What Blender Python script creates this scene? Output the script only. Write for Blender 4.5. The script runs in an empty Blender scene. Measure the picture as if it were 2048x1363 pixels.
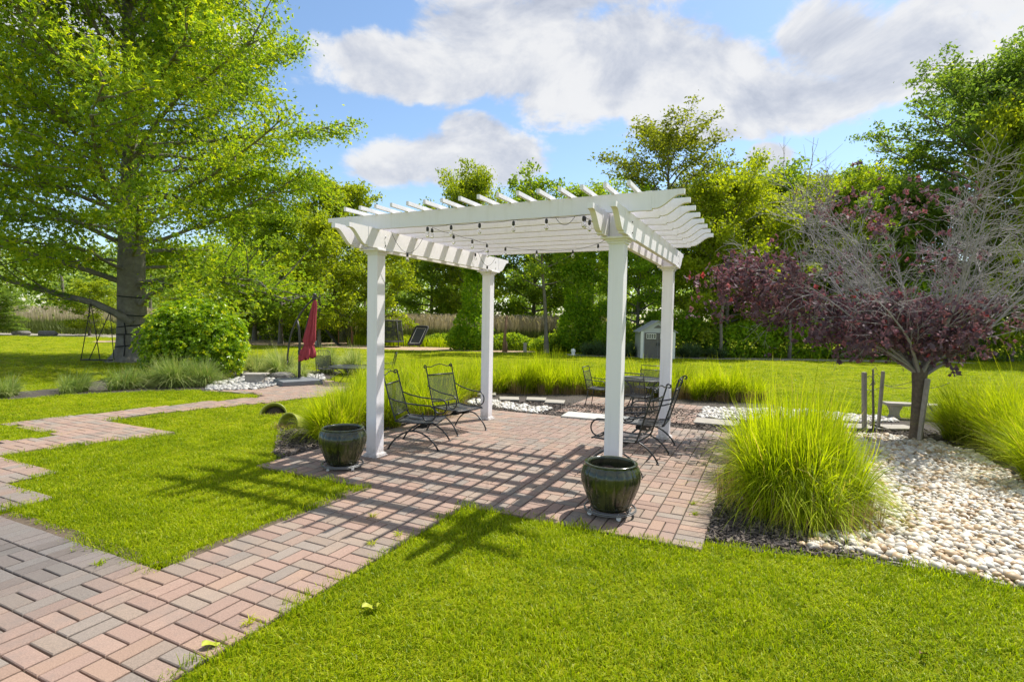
import bpy, math, random
import numpy as np
from mathutils import Vector, Matrix

# ---------------------------------------------------------------- scene, camera, light
scene = bpy.context.scene
COL = scene.collection
rng = np.random.default_rng(11)
random.seed(11)
K = 1.3                       # plan units -> metres (applied to every top-level object at the end)
R = math.radians

cam_d = bpy.data.cameras.new('camera')
cam_d.sensor_width = 36.0
cam_d.lens = 36.0 * 1084.4 / 2048.0
cam_d.clip_start = 0.05
cam_d.clip_end = 2000.0
cam = bpy.data.objects.new('camera', cam_d)
COL.objects.link(cam)
cam.location = (0, 0, 1.5055 * K)
cam.rotation_mode = 'QUATERNION'
cam.rotation_quaternion = (Matrix.Rotation(math.pi / 2 - 0.0383, 4, 'X') @ Matrix.Rotation(0.0176, 4, 'Z')).to_quaternion()
scene.camera = cam

SUN_AZ = R(53.4)              # clockwise from +Y
SUN_EL = R(57.7)
sun_d = bpy.data.lights.new('sun', 'SUN')
sun_d.energy = 2.58
sun_d.angle = R(0.55)
sun_d.color = (1.0, 0.95, 0.86)
sun = bpy.data.objects.new('sun', sun_d)
COL.objects.link(sun)
sdir = Vector((math.sin(SUN_AZ) * math.cos(SUN_EL), math.cos(SUN_AZ) * math.cos(SUN_EL), math.sin(SUN_EL)))
sun.rotation_mode = 'QUATERNION'
sun.rotation_quaternion = sdir.to_track_quat('Z', 'Y')
sun.location = sdir * 60

vs = scene.view_settings
vs.view_transform = 'Standard'
vs.look = 'None'
vs.exposure = 1.5
vs.gamma = 1.0
vs.use_curve_mapping = False
scene.cycles.max_bounces = 10
scene.cycles.diffuse_bounces = 6
scene.cycles.transparent_max_bounces = 24
scene.cycles.caustics_reflective = False
scene.cycles.caustics_refractive = False

# world: Nishita sky with a procedural cloud layer
world = bpy.data.worlds.new('World')
scene.world = world
world.use_nodes = True
wt = world.node_tree
wt.nodes.clear()


class NT:
    """tiny helper to write node graphs as expressions"""
    def __init__(s, tree):
        s.t = tree

    def n(s, typ, ins=None, **kw):
        nd = s.t.nodes.new(typ)
        for k, v in kw.items():
            setattr(nd, k, v)
        for k, v in (ins or {}).items():
            sock = nd.inputs[k]
            if isinstance(v, bpy.types.NodeSocket):
                s.t.links.new(v, sock)
            else:
                sock.default_value = v
        return nd

    def m(s, op, a, b=None, c=None, clamp=False):
        ins = {0: a}
        if b is not None:
            ins[1] = b
        if c is not None:
            ins[2] = c
        return s.n('ShaderNodeMath', ins, operation=op, use_clamp=clamp).outputs[0]

    def mix(s, f, a, b, blend='MIX'):
        nd = s.n('ShaderNodeMix', data_type='RGBA', blend_type=blend)
        for i, v in ((0, f), (6, a), (7, b)):
            if isinstance(v, bpy.types.NodeSocket):
                s.t.links.new(v, nd.inputs[i])
            else:
                nd.inputs[i].default_value = v if i == 0 else (*v[:3], 1)
        return nd.outputs[2]

    def ramp(s, f, stops, interp='LINEAR'):
        nd = s.n('ShaderNodeValToRGB')
        cr = nd.color_ramp
        cr.interpolation = interp
        while len(cr.elements) < len(stops):
            cr.elements.new(0.5)
        for e, (p, c) in zip(cr.elements, stops):
            e.position = p
            e.color = (*c[:3], 1) if not isinstance(c, (int, float)) else (c, c, c, 1)
        s.t.links.new(f, nd.inputs[0])
        return nd.outputs[0]

    def noise(s, vec, scale, detail=4, rough=0.55, dist=0.0, dim='3D'):
        nd = s.n('ShaderNodeTexNoise', {'Scale': scale, 'Detail': detail, 'Roughness': rough, 'Distortion': dist}, noise_dimensions=dim)
        if vec is not None:
            s.t.links.new(vec, nd.inputs['Vector'])
        return nd.outputs[0]


def build_world():
    g = NT(wt)
    tc = g.n('ShaderNodeTexCoord').outputs['Generated']
    sp = g.n('ShaderNodeSeparateXYZ', {0: tc})
    x, y, z = sp.outputs
    sky = g.n('ShaderNodeTexSky', sky_type='NISHITA', sun_disc=False, sun_elevation=SUN_EL, sun_rotation=SUN_AZ,
              altitude=20.0, air_density=1.0, dust_density=0.6, ozone_density=2.0)
    az = g.m('ARCTAN2', x, y)
    el = g.m('ARCSINE', z)
    # cloud field: layered noise on a stretched dome
    pv = g.n('ShaderNodeCombineXYZ', {0: x, 1: y, 2: g.m('MULTIPLY', z, 1.55)}).outputs[0]
    f1 = g.noise(pv, 4.6, 10, 0.60, 0.35)
    f2 = g.noise(pv, 15.0, 9, 0.62, 0.3)
    fb = g.m('ADD', g.m('MULTIPLY', g.m('SUBTRACT', f1, 0.5), 1.9), g.m('MULTIPLY', g.m('SUBTRACT', f2, 0.5), 1.05))
    # cumulus bodies, plus added off-frame fill clouds (azimuth, elevation, half width, half height in degrees)
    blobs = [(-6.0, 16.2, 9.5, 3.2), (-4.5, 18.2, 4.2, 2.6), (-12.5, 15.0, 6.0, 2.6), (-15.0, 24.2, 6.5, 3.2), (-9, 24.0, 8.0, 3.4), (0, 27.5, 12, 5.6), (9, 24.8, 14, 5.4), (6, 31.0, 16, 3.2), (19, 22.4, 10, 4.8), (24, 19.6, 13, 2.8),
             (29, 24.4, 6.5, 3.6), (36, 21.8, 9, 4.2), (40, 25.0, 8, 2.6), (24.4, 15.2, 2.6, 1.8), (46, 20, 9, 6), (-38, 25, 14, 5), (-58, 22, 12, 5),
             (-80, 32, 26, 13), (75, 34, 26, 12), (118, 30, 32, 17), (-120, 34, 32, 16), (172, 32, 36, 20), (-160, 44, 34, 14), (-20, 50, 40, 9), (60, 58, 45, 12), (-100, 62, 50, 14), (160, 66, 60, 16)]  # unseen clouds overhead and behind the camera, added and enlarged to brighten shade
    acc = None
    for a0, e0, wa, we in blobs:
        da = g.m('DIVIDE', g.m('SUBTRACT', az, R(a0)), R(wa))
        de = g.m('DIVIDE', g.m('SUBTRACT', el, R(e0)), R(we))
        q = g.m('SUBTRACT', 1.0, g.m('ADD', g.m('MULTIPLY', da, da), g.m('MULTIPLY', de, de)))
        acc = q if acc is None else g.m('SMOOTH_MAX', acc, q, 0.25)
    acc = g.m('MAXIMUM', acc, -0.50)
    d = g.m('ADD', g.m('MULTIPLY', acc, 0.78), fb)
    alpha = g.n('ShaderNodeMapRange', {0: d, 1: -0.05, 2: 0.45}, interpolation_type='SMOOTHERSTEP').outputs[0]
    thick = g.n('ShaderNodeMapRange', {0: d, 1: 0.15, 2: 1.0}).outputs[0]
    # base-lit bodies: undersides greyer, crowns whiter
    pv2 = g.n('ShaderNodeVectorMath', {0: pv, 1: (0.03, 0.02, 0.060)}, operation='ADD').outputs[0]
    f1b = g.noise(pv2, 4.6, 10, 0.60, 0.35)
    sh = g.m('ADD', g.m('MULTIPLY', g.m('SUBTRACT', f1, f1b), 2.8), 0.66, clamp=True)
    sh = g.m('MULTIPLY', sh, g.m('SUBTRACT', 1.0, g.m('MULTIPLY', thick, 0.22)))
    ccol = g.ramp(sh, [(0.0, (0.46, 0.51, 0.63)), (0.4, (0.70, 0.735, 0.82)), (0.75, (0.95, 0.955, 0.97)), (1.0, (1.0, 1.0, 1.0))])
    low = g.n('ShaderNodeMapRange', {0: z, 1: -0.02, 2: 0.10}).outputs[0]
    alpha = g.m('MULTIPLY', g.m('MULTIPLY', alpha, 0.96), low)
    sky_c = g.n('ShaderNodeHueSaturation', {'Hue': 0.497, 'Saturation': 1.04, 'Value': 0.74, 'Color': sky.outputs[0]}).outputs[0]
    b1 = g.n('ShaderNodeBackground', {0: sky_c, 1: 0.095})
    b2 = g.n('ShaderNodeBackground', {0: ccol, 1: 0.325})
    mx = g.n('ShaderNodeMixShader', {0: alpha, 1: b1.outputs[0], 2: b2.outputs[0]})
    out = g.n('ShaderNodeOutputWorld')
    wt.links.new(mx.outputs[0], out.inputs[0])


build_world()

# ---------------------------------------------------------------- plan frame (pergola axes)
A = 0.4447
UX, UY = math.cos(A), -math.sin(A)
VX, VY = math.sin(A), math.cos(A)
OX, OY = -1.4239, 5.6998


def W(u, v):
    return (OX + u * UX + v * VX, OY + u * UY + v * VY)


def Wn(a):
    a = np.asarray(a, float)
    return np.stack([OX + a[..., 0] * UX + a[..., 1] * VX, OY + a[..., 0] * UY + a[..., 1] * VY], -1)


def UV(p):
    p = np.asarray(p, float)
    x, y = p[..., 0] - OX, p[..., 1] - OY
    return np.stack([x * UX + y * UY, x * VX + y * VY], -1)


# ---------------------------------------------------------------- materials
def newmat(name):
    m = bpy.data.materials.new(name)
    m.use_nodes = True
    m.node_tree.nodes.clear()
    return m, NT(m.node_tree)


def finish(m, g, shader, disp=None):
    o = g.n('ShaderNodeOutputMaterial')
    m.node_tree.links.new(shader, o.inputs[0])
    if disp is not None:
        m.node_tree.links.new(disp, o.inputs[2])
    return m


def bump(g, h, strength=0.3, dist=0.01):
    return g.n('ShaderNodeBump', {'Strength': strength, 'Distance': dist, 'Height': h}).outputs[0]


def pbr(name, col, rough=0.6, metal=0.0, var=0.12, vscale=8.0, bscale=0.0, bstr=0.3, bdist=0.005, spec=0.5, coat=0.0,
        src=None, dirt=None, dscale=3.0, coord='Object'):
    """general procedural surface; src: None | 'obj' (Object colour) | 'attr' (colour attribute col)"""
    m, g = newmat(name)
    tc = g.n('ShaderNodeTexCoord').outputs[coord]
    if src == 'world':
        tc = g.n('ShaderNodeNewGeometry').outputs['Position']
    if src == 'obj':
        c = g.n('ShaderNodeObjectInfo').outputs['Color']
        tc = g.n('ShaderNodeNewGeometry').outputs['Position']
    elif src == 'attr':
        c = g.n('ShaderNodeAttribute', attribute_name='col').outputs['Color']
        tc = g.n('ShaderNodeNewGeometry').outputs['Position']
    else:
        c = g.n('ShaderNodeRGB').outputs[0]
        c.default_value = (*col, 1)
    nz = g.noise(tc, vscale, 6, 0.65)
    hs = g.n('ShaderNodeHueSaturation', {'Value': g.n('ShaderNodeMapRange', {0: nz, 1: 0.25, 2: 0.75, 3: 1 - var, 4: 1 + var}).outputs[0], 'Color': c})
    c = hs.outputs[0]
    if dirt:
        dn = g.noise(tc, dscale, 5, 0.7)
        f = g.n('ShaderNodeMapRange', {0: dn, 1: 0.52, 2: 0.72, 3: 0.0, 4: dirt[1]}).outputs[0]
        c = g.mix(f, c, dirt[0])
    ins = {'Base Color': c, 'Roughness': rough, 'Metallic': metal, 'Specular IOR Level': spec, 'Coat Weight': coat, 'Coat Roughness': 0.08}
    if bscale:
        ins['Normal'] = bump(g, g.noise(tc, bscale, 5, 0.7), bstr, bdist)
    p = g.n('ShaderNodeBsdfPrincipled', ins)
    return finish(m, g, p.outputs[0])


def leafmat(name, stops, tr=0.5, tcol=(1.25, 1.2, 0.5), rough=0.5, rnd=0.12, spec=0.16, attr='tint', patch=0.0):
    """foliage: colour ramp over a per-leaf attribute, light passes through the blade"""
    m, g = newmat(name)
    t = g.n('ShaderNodeAttribute', attribute_name=attr).outputs['Fac']
    oi = g.n('ShaderNodeObjectInfo').outputs['Random']
    f = g.m('ADD', t, g.m('MULTIPLY', g.m('SUBTRACT', oi, 0.5), rnd), clamp=True)
    if patch:
        pn = g.noise(g.n('ShaderNodeNewGeometry').outputs['Position'], 0.55, 4, 0.6)
        f = g.m('ADD', f, g.m('MULTIPLY', g.m('SUBTRACT', pn, 0.5), patch), clamp=True)
    c = g.ramp(f, stops)
    p = g.n('ShaderNodeBsdfPrincipled', {'Base Color': c, 'Roughness': rough, 'Specular IOR Level': spec})
    tc = g.mix(1.0, c, tcol, 'MULTIPLY')
    tb = g.n('ShaderNodeBsdfTranslucent', {0: tc})
    mx = g.n('ShaderNodeMixShader', {0: tr, 1: p.outputs[0], 2: tb.outputs[0]})
    return finish(m, g, mx.outputs[0])


M = {}


def vinyl():
    m, g = newmat('white_vinyl')
    tc = g.n('ShaderNodeTexCoord').outputs['Object']
    z = g.n('ShaderNodeSeparateXYZ', {0: tc}).outputs[2]
    st = g.n('ShaderNodeMapping', {'Vector': tc, 'Scale': (22, 22, 1.3)}).outputs[0]
    n1 = g.noise(st, 1.0, 5, 0.65)
    n2 = g.noise(tc, 2.4, 5, 0.6)
    n3 = g.noise(tc, 26, 5, 0.7)
    c = g.mix(g.n('ShaderNodeMapRange', {0: n1, 1: 0.52, 2: 0.8, 3: 0.0, 4: 0.38}).outputs[0], (0.82, 0.795, 0.83), (0.60, 0.57, 0.54))
    c = g.mix(g.n('ShaderNodeMapRange', {0: n2, 1: 0.5, 2: 0.8, 3: 0.0, 4: 0.25}).outputs[0], c, (0.68, 0.66, 0.67))
    low = g.m('MULTIPLY', g.n('ShaderNodeMapRange', {0: z, 1: 0.20, 2: 0.0}).outputs[0], n3)
    c = g.mix(g.n('ShaderNodeMapRange', {0: low, 1: 0.18, 2: 0.6, 3: 0.0, 4: 0.75}).outputs[0], c, (0.30, 0.26, 0.20))
    p = g.n('ShaderNodeBsdfPrincipled', {'Base Color': c, 'Roughness': 0.45, 'Normal': bump(g, n3, 0.05, 0.002)})
    return finish(m, g, p.outputs[0])


M['white'] = vinyl()
M['iron'] = pbr('black_iron', (0.035, 0.037, 0.040), 0.38, metal=0.35, var=0.25, vscale=30, bscale=90, bstr=0.15, bdist=0.002)
M['rubber'] = pbr('black_rubber', (0.02, 0.02, 0.022), 0.6, var=0.2)
M['strap'] = pbr('black_webbing', (0.012, 0.012, 0.013), 0.8, var=0.2)
M['rope'] = pbr('dark_rope', (0.045, 0.042, 0.038), 0.9, var=0.2)
M['brick_o'] = pbr('paver_brick', (0.5, 0.4, 0.3), 0.86, var=0.34, vscale=120, bscale=190, bstr=0.7, bdist=0.006, src='obj', dirt=((0.17, 0.155, 0.14), 0.5), dscale=1.9)
M['brick_a'] = pbr('paver_brick_field', (0.5, 0.4, 0.3), 0.86, var=0.34, vscale=120, bscale=190, bstr=0.7, bdist=0.006, src='attr', dirt=((0.17, 0.155, 0.14), 0.5), dscale=1.9)
M['joint'] = pbr('joint_sand', (0.050, 0.043, 0.035), 0.95, var=0.35, vscale=30, bscale=200, bstr=0.6, src='world', dirt=((0.075, 0.085, 0.02), 0.75), dscale=2.0)
M['pebble_o'] = pbr('river_pebble', (0.6, 0.55, 0.45), 0.55, var=0.16, vscale=22, bscale=90, bstr=0.2, bdist=0.003, src='obj')
M['pebble_a'] = pbr('river_pebble_field', (0.6, 0.55, 0.45), 0.55, var=0.16, vscale=22, bscale=90, bstr=0.2, bdist=0.003, src='attr')
M['mulch'] = pbr('dark_mulch', (0.070, 0.058, 0.050), 0.95, var=0.5, vscale=26, bscale=55, bstr=1.0, bdist=0.03, src='world', dirt=((0.13, 0.105, 0.085), 0.6), dscale=34)
M['chip'] = pbr('mulch_chip', (0.1, 0.1, 0.1), 0.9, var=0.3, vscale=40, src='attr')
M['grit'] = pbr('gravel_grit', (0.30, 0.27, 0.22), 0.95, var=0.3, vscale=40, bscale=70, bstr=0.8, bdist=0.02, src='world')
M['earth'] = pbr('bare_earth', (0.13, 0.095, 0.065), 0.95, var=0.4, vscale=20, bscale=60, bstr=0.9, bdist=0.02, src='world', dirt=((0.07, 0.055, 0.04), 0.6), dscale=12)
M['tanmulch'] = pbr('tan_wood_chips', (0.42, 0.30, 0.19), 0.95, var=0.35, vscale=5, bscale=14, bstr=0.9, bdist=0.05, src='world', dirt=((0.24, 0.17, 0.11), 0.6), dscale=9)
M['stone'] = pbr('grey_flagstone', (0.31, 0.285, 0.245), 0.85, var=0.2, vscale=9, bscale=40, bstr=0.4, dirt=((0.26, 0.25, 0.22), 0.5))
M['slab'] = pbr('pale_stone_slab', (0.44, 0.43, 0.40), 0.8, var=0.14, vscale=7, bscale=30, bstr=0.5, bdist=0.01, dirt=((0.40, 0.39, 0.36), 0.6), dscale=6)
M['concrete'] = pbr('cast_concrete', (0.35, 0.32, 0.28), 0.9, var=0.18, vscale=12, bscale=70, bstr=0.5, dirt=((0.24, 0.22, 0.19), 0.6), dscale=7)
M['greybase'] = pbr('grey_umbrella_base', (0.15, 0.16, 0.175), 0.7, var=0.15, vscale=10, bscale=60, bstr=0.3)
M['rock'] = pbr('dark_rock', (0.15, 0.14, 0.135), 0.85, var=0.4, vscale=14, bscale=30, bstr=0.9, bdist=0.02, dirt=((0.36, 0.34, 0.32), 0.6), dscale=16)
M['red'] = pbr('faded_red_canvas', (0.30, 0.035, 0.048), 0.85, var=0.22, vscale=14, bscale=120, bstr=0.2)
M['bronze'] = pbr('dark_bronze_pole', (0.055, 0.052, 0.05), 0.45, metal=0.3, var=0.2)
M['bark'] = pbr('oak_bark', (0.165, 0.150, 0.130), 0.92, var=0.35, vscale=7, bscale=16, bstr=0.8, bdist=0.04, dirt=((0.30, 0.29, 0.27), 0.5), dscale=3)
M['barkd'] = pbr('dark_bark', (0.17, 0.15, 0.125), 0.92, var=0.35, vscale=5, bscale=12, bstr=0.8, bdist=0.05)
M['twig'] = pbr('grey_dead_twig', (0.30, 0.275, 0.27), 0.85, var=0.3, vscale=20, bscale=40, bstr=0.4)
M['mbark'] = pbr('maple_bark', (0.155, 0.12, 0.09), 0.92, var=0.4, vscale=28, bscale=60, bstr=1.0, bdist=0.02)
M['stake'] = pbr('weathered_stake', (0.34, 0.30, 0.26), 0.88, var=0.25, vscale=20, bscale=70, bstr=0.4)
M['wire'] = pbr('galvanised_wire', (0.16, 0.15, 0.14), 0.5, metal=0.6, var=0.2)
M['soil'] = pbr('potting_soil', (0.075, 0.056, 0.042), 0.95, var=0.5, vscale=40, bscale=60, bstr=1.0, bdist=0.02)
M['shedwall'] = pbr('grey_resin_siding', (0.44, 0.45, 0.47), 0.6, var=0.08, vscale=4, bscale=20, bstr=0.2)
M['sheddoor'] = pbr('taupe_shed_door', (0.125, 0.115, 0.108), 0.6, var=0.12, vscale=6, bscale=20, bstr=0.2)
M['shedroof'] = pbr('grey_shed_roof', (0.36, 0.37, 0.39), 0.7, var=0.12, vscale=6, bscale=20, bstr=0.2)
M['pane'] = pbr('dark_pane', (0.05, 0.055, 0.06), 0.15, var=0.1)
M['orange'] = pbr('rusty_orange_pipe', (0.36, 0.15, 0.06), 0.6, var=0.25)
M['whitep'] = pbr('white_plastic', (0.75, 0.75, 0.74), 0.4, var=0.06)
M['bpad'] = pbr('black_pad', (0.025, 0.026, 0.028), 0.6, var=0.2)
M['greyfab'] = pbr('charcoal_mesh_fabric', (0.055, 0.06, 0.065), 0.75, var=0.2)
M['brownwood'] = pbr('brown_post', (0.24, 0.14, 0.085), 0.9, var=0.25, vscale=9, bscale=30, bstr=0.4)
M['weld'] = pbr('dark_socket', (0.03, 0.03, 0.03), 0.55, var=0.1)
M['stand'] = pbr('grey_wire_stand', (0.16, 0.165, 0.17), 0.45, metal=0.5, var=0.2)
M['rimgreen'] = pbr('green_glazed_rim', (0.30, 0.32, 0.07), 0.35, var=0.2, vscale=20)
M['leafy'] = pbr('fallen_leaf', (0.30, 0.33, 0.02), 0.5, var=0.2, vscale=40)
M['leafb'] = pbr('brown_leaf', (0.16, 0.085, 0.04), 0.7, var=0.25, vscale=40)


def glaze():
    m, g = newmat('green_pot_glaze')
    tc = g.n('ShaderNodeTexCoord').outputs['Object']
    mp = g.n('ShaderNodeMapping', {'Vector': tc, 'Scale': (4.5, 4.5, 1.1)}).outputs[0]
    n1 = g.noise(mp, 2.2, 5, 0.65, 0.6)
    n2 = g.noise(tc, 30, 4, 0.6)
    z = g.n('ShaderNodeSeparateXYZ', {0: tc}).outputs[2]
    top = g.n('ShaderNodeMapRange', {0: g.m('ADD', z, g.m('MULTIPLY', n1, 0.14)), 1: 0.31, 2: 0.42}).outputs[0]
    c = g.ramp(n1, [(0.30, (0.004, 0.005, 0.003)), (0.44, (0.022, 0.027, 0.008)), (0.56, (0.062, 0.066, 0.018)), (0.70, (0.014, 0.017, 0.009))])
    c = g.mix(g.m('MULTIPLY', top, 0.45), c, (0.022, 0.034, 0.030))
    c = g.mix(g.n('ShaderNodeMapRange', {0: n2, 1: 0.62, 2: 0.75, 3: 0, 4: 0.35}).outputs[0], c, (0.16, 0.17, 0.12))
    p = g.n('ShaderNodeBsdfPrincipled', {'Base Color': c, 'Roughness': g.n('ShaderNodeMapRange', {0: n2, 1: 0.3, 2: 0.8, 3: 0.10, 4: 0.34}).outputs[0],
                                         'Coat Weight': 0.25, 'Coat Roughness': 0.08, 'Normal': bump(g, n2, 0.08, 0.003)})
    return finish(m, g, p.outputs[0])


M['glaze'] = glaze()


def meshmat(name, col, cells, wire, rough=0.5):
    """expanded-metal sheet: real openings between crossing strands (UV space)"""
    m, g = newmat(name)
    uv = g.n('ShaderNodeUVMap').outputs[0]
    s = g.n('ShaderNodeSeparateXYZ', {0: uv})
    a = g.m('MULTIPLY', s.outputs[0], cells)
    b = g.m('MULTIPLY', s.outputs[1], cells * 1.6)
    p = g.m('FRACT', g.m('ADD', a, b))
    q = g.m('FRACT', g.m('SUBTRACT', a, b))
    f = g.m('MAXIMUM', g.m('LESS_THAN', p, wire), g.m('LESS_THAN', q, wire))
    pb = g.n('ShaderNodeBsdfPrincipled', {'Base Color': (*col, 1), 'Roughness': rough, 'Metallic': 0.3})
    tr = g.n('ShaderNodeBsdfTransparent')
    mx = g.n('ShaderNodeMixShader', {0: f, 1: tr.outputs[0], 2: pb.outputs[0]})
    return finish(m, g, mx.outputs[0])


M['mesh'] = meshmat('expanded_metal', (0.045, 0.048, 0.052), 30, 0.34)
M['meshseat'] = meshmat('expanded_metal_seat', (0.055, 0.058, 0.066), 30, 0.50, 0.42)
M['net'] = meshmat('dark_netting', (0.03, 0.032, 0.03), 26, 0.34)
M['netpale'] = meshmat('pale_netting', (0.22, 0.21, 0.18), 22, 0.22)


def glassmat():
    m, g = newmat('clear_bulb_glass')
    p = g.n('ShaderNodeBsdfPrincipled', {'Base Color': (0.95, 0.95, 0.95, 1), 'Roughness': 0.02, 'Transmission Weight': 1.0, 'IOR': 1.2})
    return finish(m, g, p.outputs[0])


M['glass'] = glassmat()


def lawnground():
    m, g = newmat('lawn_turf')
    pos = g.n('ShaderNodeNewGeometry').outputs['Position']
    n1 = g.noise(pos, 0.42, 5, 0.6)
    st = g.n('ShaderNodeMapping', {'Vector': pos, 'Scale': (1, 1, 1)}).outputs[0]
    n2 = g.noise(st, 38, 4, 0.75)
    n3 = g.noise(pos, 7, 4, 0.7)
    c = g.ramp(n1, [(0.28, (0.18, 0.22, 0.005)), (0.5, (0.26, 0.29, 0.005)), (0.72, (0.33, 0.345, 0.007))])
    c = g.mix(g.n('ShaderNodeMapRange', {0: n2, 1: 0.3, 2: 0.7, 3: 0.0, 4: 0.55}).outputs[0], c, (0.12, 0.16, 0.008))
    c = g.mix(g.n('ShaderNodeMapRange', {0: n3, 1: 0.45, 2: 0.8, 3: 0.0, 4: 0.35}).outputs[0], c, (0.34, 0.33, 0.03))
    p = g.n('ShaderNodeBsdfPrincipled', {'Base Color': c, 'Roughness': 0.9, 'Specular IOR Level': 0.05, 'Normal': bump(g, n2, 0.9, 0.05)})
    return finish(m, g, p.outputs[0])


M['lawn'] = lawnground()
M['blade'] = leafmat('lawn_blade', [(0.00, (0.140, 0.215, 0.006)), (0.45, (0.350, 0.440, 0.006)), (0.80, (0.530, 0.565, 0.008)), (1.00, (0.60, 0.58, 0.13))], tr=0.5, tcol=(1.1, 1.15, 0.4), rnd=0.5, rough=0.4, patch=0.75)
M['oak'] = leafmat('pin_oak_leaf', [(0.00, (0.115, 0.210, 0.050)), (0.45, (0.260, 0.380, 0.045)), (0.80, (0.480, 0.530, 0.035)), (1.00, (0.600, 0.580, 0.040))], tr=0.60, tcol=(1.5, 1.45, 0.35))
M['bush'] = leafmat('shrub_leaf', [(0.0, (0.116, 0.230, 0.020)), (0.5, (0.319, 0.482, 0.020)), (1.0, (0.620, 0.620, 0.024))], tr=0.42, tcol=(1.5, 1.4, 0.3), rough=0.3, spec=0.5)
M['leaf_mid'] = leafmat('woodland_leaf', [(0.00, (0.097, 0.182, 0.040)), (0.50, (0.245, 0.353, 0.040)), (1.00, (0.502, 0.559, 0.046))], tr=0.56, tcol=(1.4, 1.35, 0.35))
M['leaf_bright'] = leafmat('yellow_green_leaf', [(0.00, (0.120, 0.200, 0.030)), (0.50, (0.310, 0.385, 0.030)), (1.00, (0.500, 0.530, 0.040))], tr=0.56, tcol=(1.5, 1.4, 0.3))
M['leaf_dark'] = leafmat('dark_canopy_leaf', [(0.0, (0.095, 0.165, 0.047)), (0.6, (0.195, 0.290, 0.059)), (1.0, (0.514, 0.579, 0.043))], tr=0.56, tcol=(1.3, 1.3, 0.45))
M['leaf_olive'] = leafmat('olive_leaf', [(0.0, (0.104, 0.134, 0.028)), (0.5, (0.208, 0.254, 0.034)), (1.0, (0.363, 0.403, 0.041))], tr=0.52, tcol=(1.4, 1.3, 0.4))
M['ivy'] = leafmat('ivy_leaf', [(0.0, (0.111, 0.221, 0.021)), (0.5, (0.261, 0.418, 0.027)), (1.0, (0.606, 0.620, 0.033))], tr=0.55, tcol=(1.3, 1.3, 0.4))
M['purple'] = leafmat('purple_maple_leaf', [(0.0, (0.10, 0.072, 0.092)), (0.5, (0.205, 0.135, 0.160)), (0.82, (0.30, 0.125, 0.14)), (1.0, (0.48, 0.07, 0.06))], tr=0.36, tcol=(1.35, 0.8, 0.78), rough=0.6, spec=0.22)
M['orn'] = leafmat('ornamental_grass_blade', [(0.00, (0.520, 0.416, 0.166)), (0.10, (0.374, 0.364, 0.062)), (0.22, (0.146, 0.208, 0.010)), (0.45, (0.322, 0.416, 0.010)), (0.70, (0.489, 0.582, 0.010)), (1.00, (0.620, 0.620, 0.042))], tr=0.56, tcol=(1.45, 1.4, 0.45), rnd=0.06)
M['variegated'] = leafmat('variegated_grass_blade', [(0.0, (0.453, 0.365, 0.164)), (0.12, (0.183, 0.244, 0.062)), (0.55, (0.237, 0.330, 0.083)), (1.0, (0.620, 0.620, 0.300))], tr=0.4, tcol=(1.1, 1.15, 0.6), rnd=0.08)
M['bluegrass'] = leafmat('blue_green_grass_blade', [(0.0, (0.140, 0.140, 0.070)), (0.3, (0.070, 0.119, 0.049)), (1.0, (0.154, 0.224, 0.098))], tr=0.35, tcol=(1.1, 1.15, 0.7), rnd=0.08)
M['straw'] = leafmat('dry_straw', [(0.0, (0.24, 0.16, 0.075)), (1.0, (0.42, 0.30, 0.15))], tr=0.3, tcol=(1.2, 1.1, 0.8))
M['reed'] = leafmat('reed_stem', [(0.0, (0.060, 0.090, 0.020)), (0.42, (0.13, 0.165, 0.045)), (0.60, (0.36, 0.31, 0.21)), (1.0, (0.50, 0.42, 0.33))], tr=0.35, tcol=(1.1, 1.1, 0.7))
M['far'] = leafmat('far_wood_leaf', [(0.0, (0.159, 0.244, 0.088)), (0.5, (0.319, 0.421, 0.100)), (1.0, (0.568, 0.620, 0.114))], tr=0.50, tcol=(1.3, 1.3, 0.5))

# ---------------------------------------------------------------- mesh helpers
def link(o, parent=None):
    COL.objects.link(o)
    if parent is not None:
        o.parent = parent
    return o


def npmesh(name, V, F, mat=None, smooth=False, face_attr=None, point_attr=None, face_col=None, uv=None):
    """V (n,3); F list of (m,k) int arrays"""
    me = bpy.data.meshes.new(name)
    V = np.asarray(V, np.float32)
    Fs = [np.asarray(f, np.int32) for f in (F if isinstance(F, list) else [F]) if len(f)]
    nl = sum(f.size for f in Fs)
    nf = sum(len(f) for f in Fs)
    me.vertices.add(len(V))
    me.vertices.foreach_set('co', V.ravel())
    me.loops.add(nl)
    me.loops.foreach_set('vertex_index', np.concatenate([f.ravel() for f in Fs]))
    me.polygons.add(nf)
    st, cur = [], 0
    for f in Fs:
        k = f.shape[1]
        st.append(cur + np.arange(len(f)) * k)
        cur += f.size
    me.polygons.foreach_set('loop_start', np.concatenate(st).astype(np.int32))
    me.update(calc_edges=True)
    me.polygons.foreach_set('use_smooth', np.full(nf, bool(smooth)))
    if face_attr is not None:
        a = me.attributes.new('tint', 'FLOAT', 'FACE')
        a.data.foreach_set('value', np.asarray(face_attr, np.float32))
    if point_attr is not None:
        a = me.attributes.new('tint', 'FLOAT', 'POINT')
        a.data.foreach_set('value', np.asarray(point_attr, np.float32))
    if face_col is not None:
        a = me.attributes.new('col', 'FLOAT_COLOR', 'FACE')
        c = np.ones((nf, 4), np.float32)
        c[:, :3] = face_col
        a.data.foreach_set('color', c.ravel())
    if uv is not None:
        l = me.uv_layers.new(name='UVMap')
        idx = np.concatenate([f.ravel() for f in Fs])
        l.data.foreach_set('uv', np.asarray(uv, np.float32)[idx].ravel())
    if mat is not None:
        me.materials.append(M[mat] if isinstance(mat, str) else mat)
    me.validate()
    return me


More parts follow.
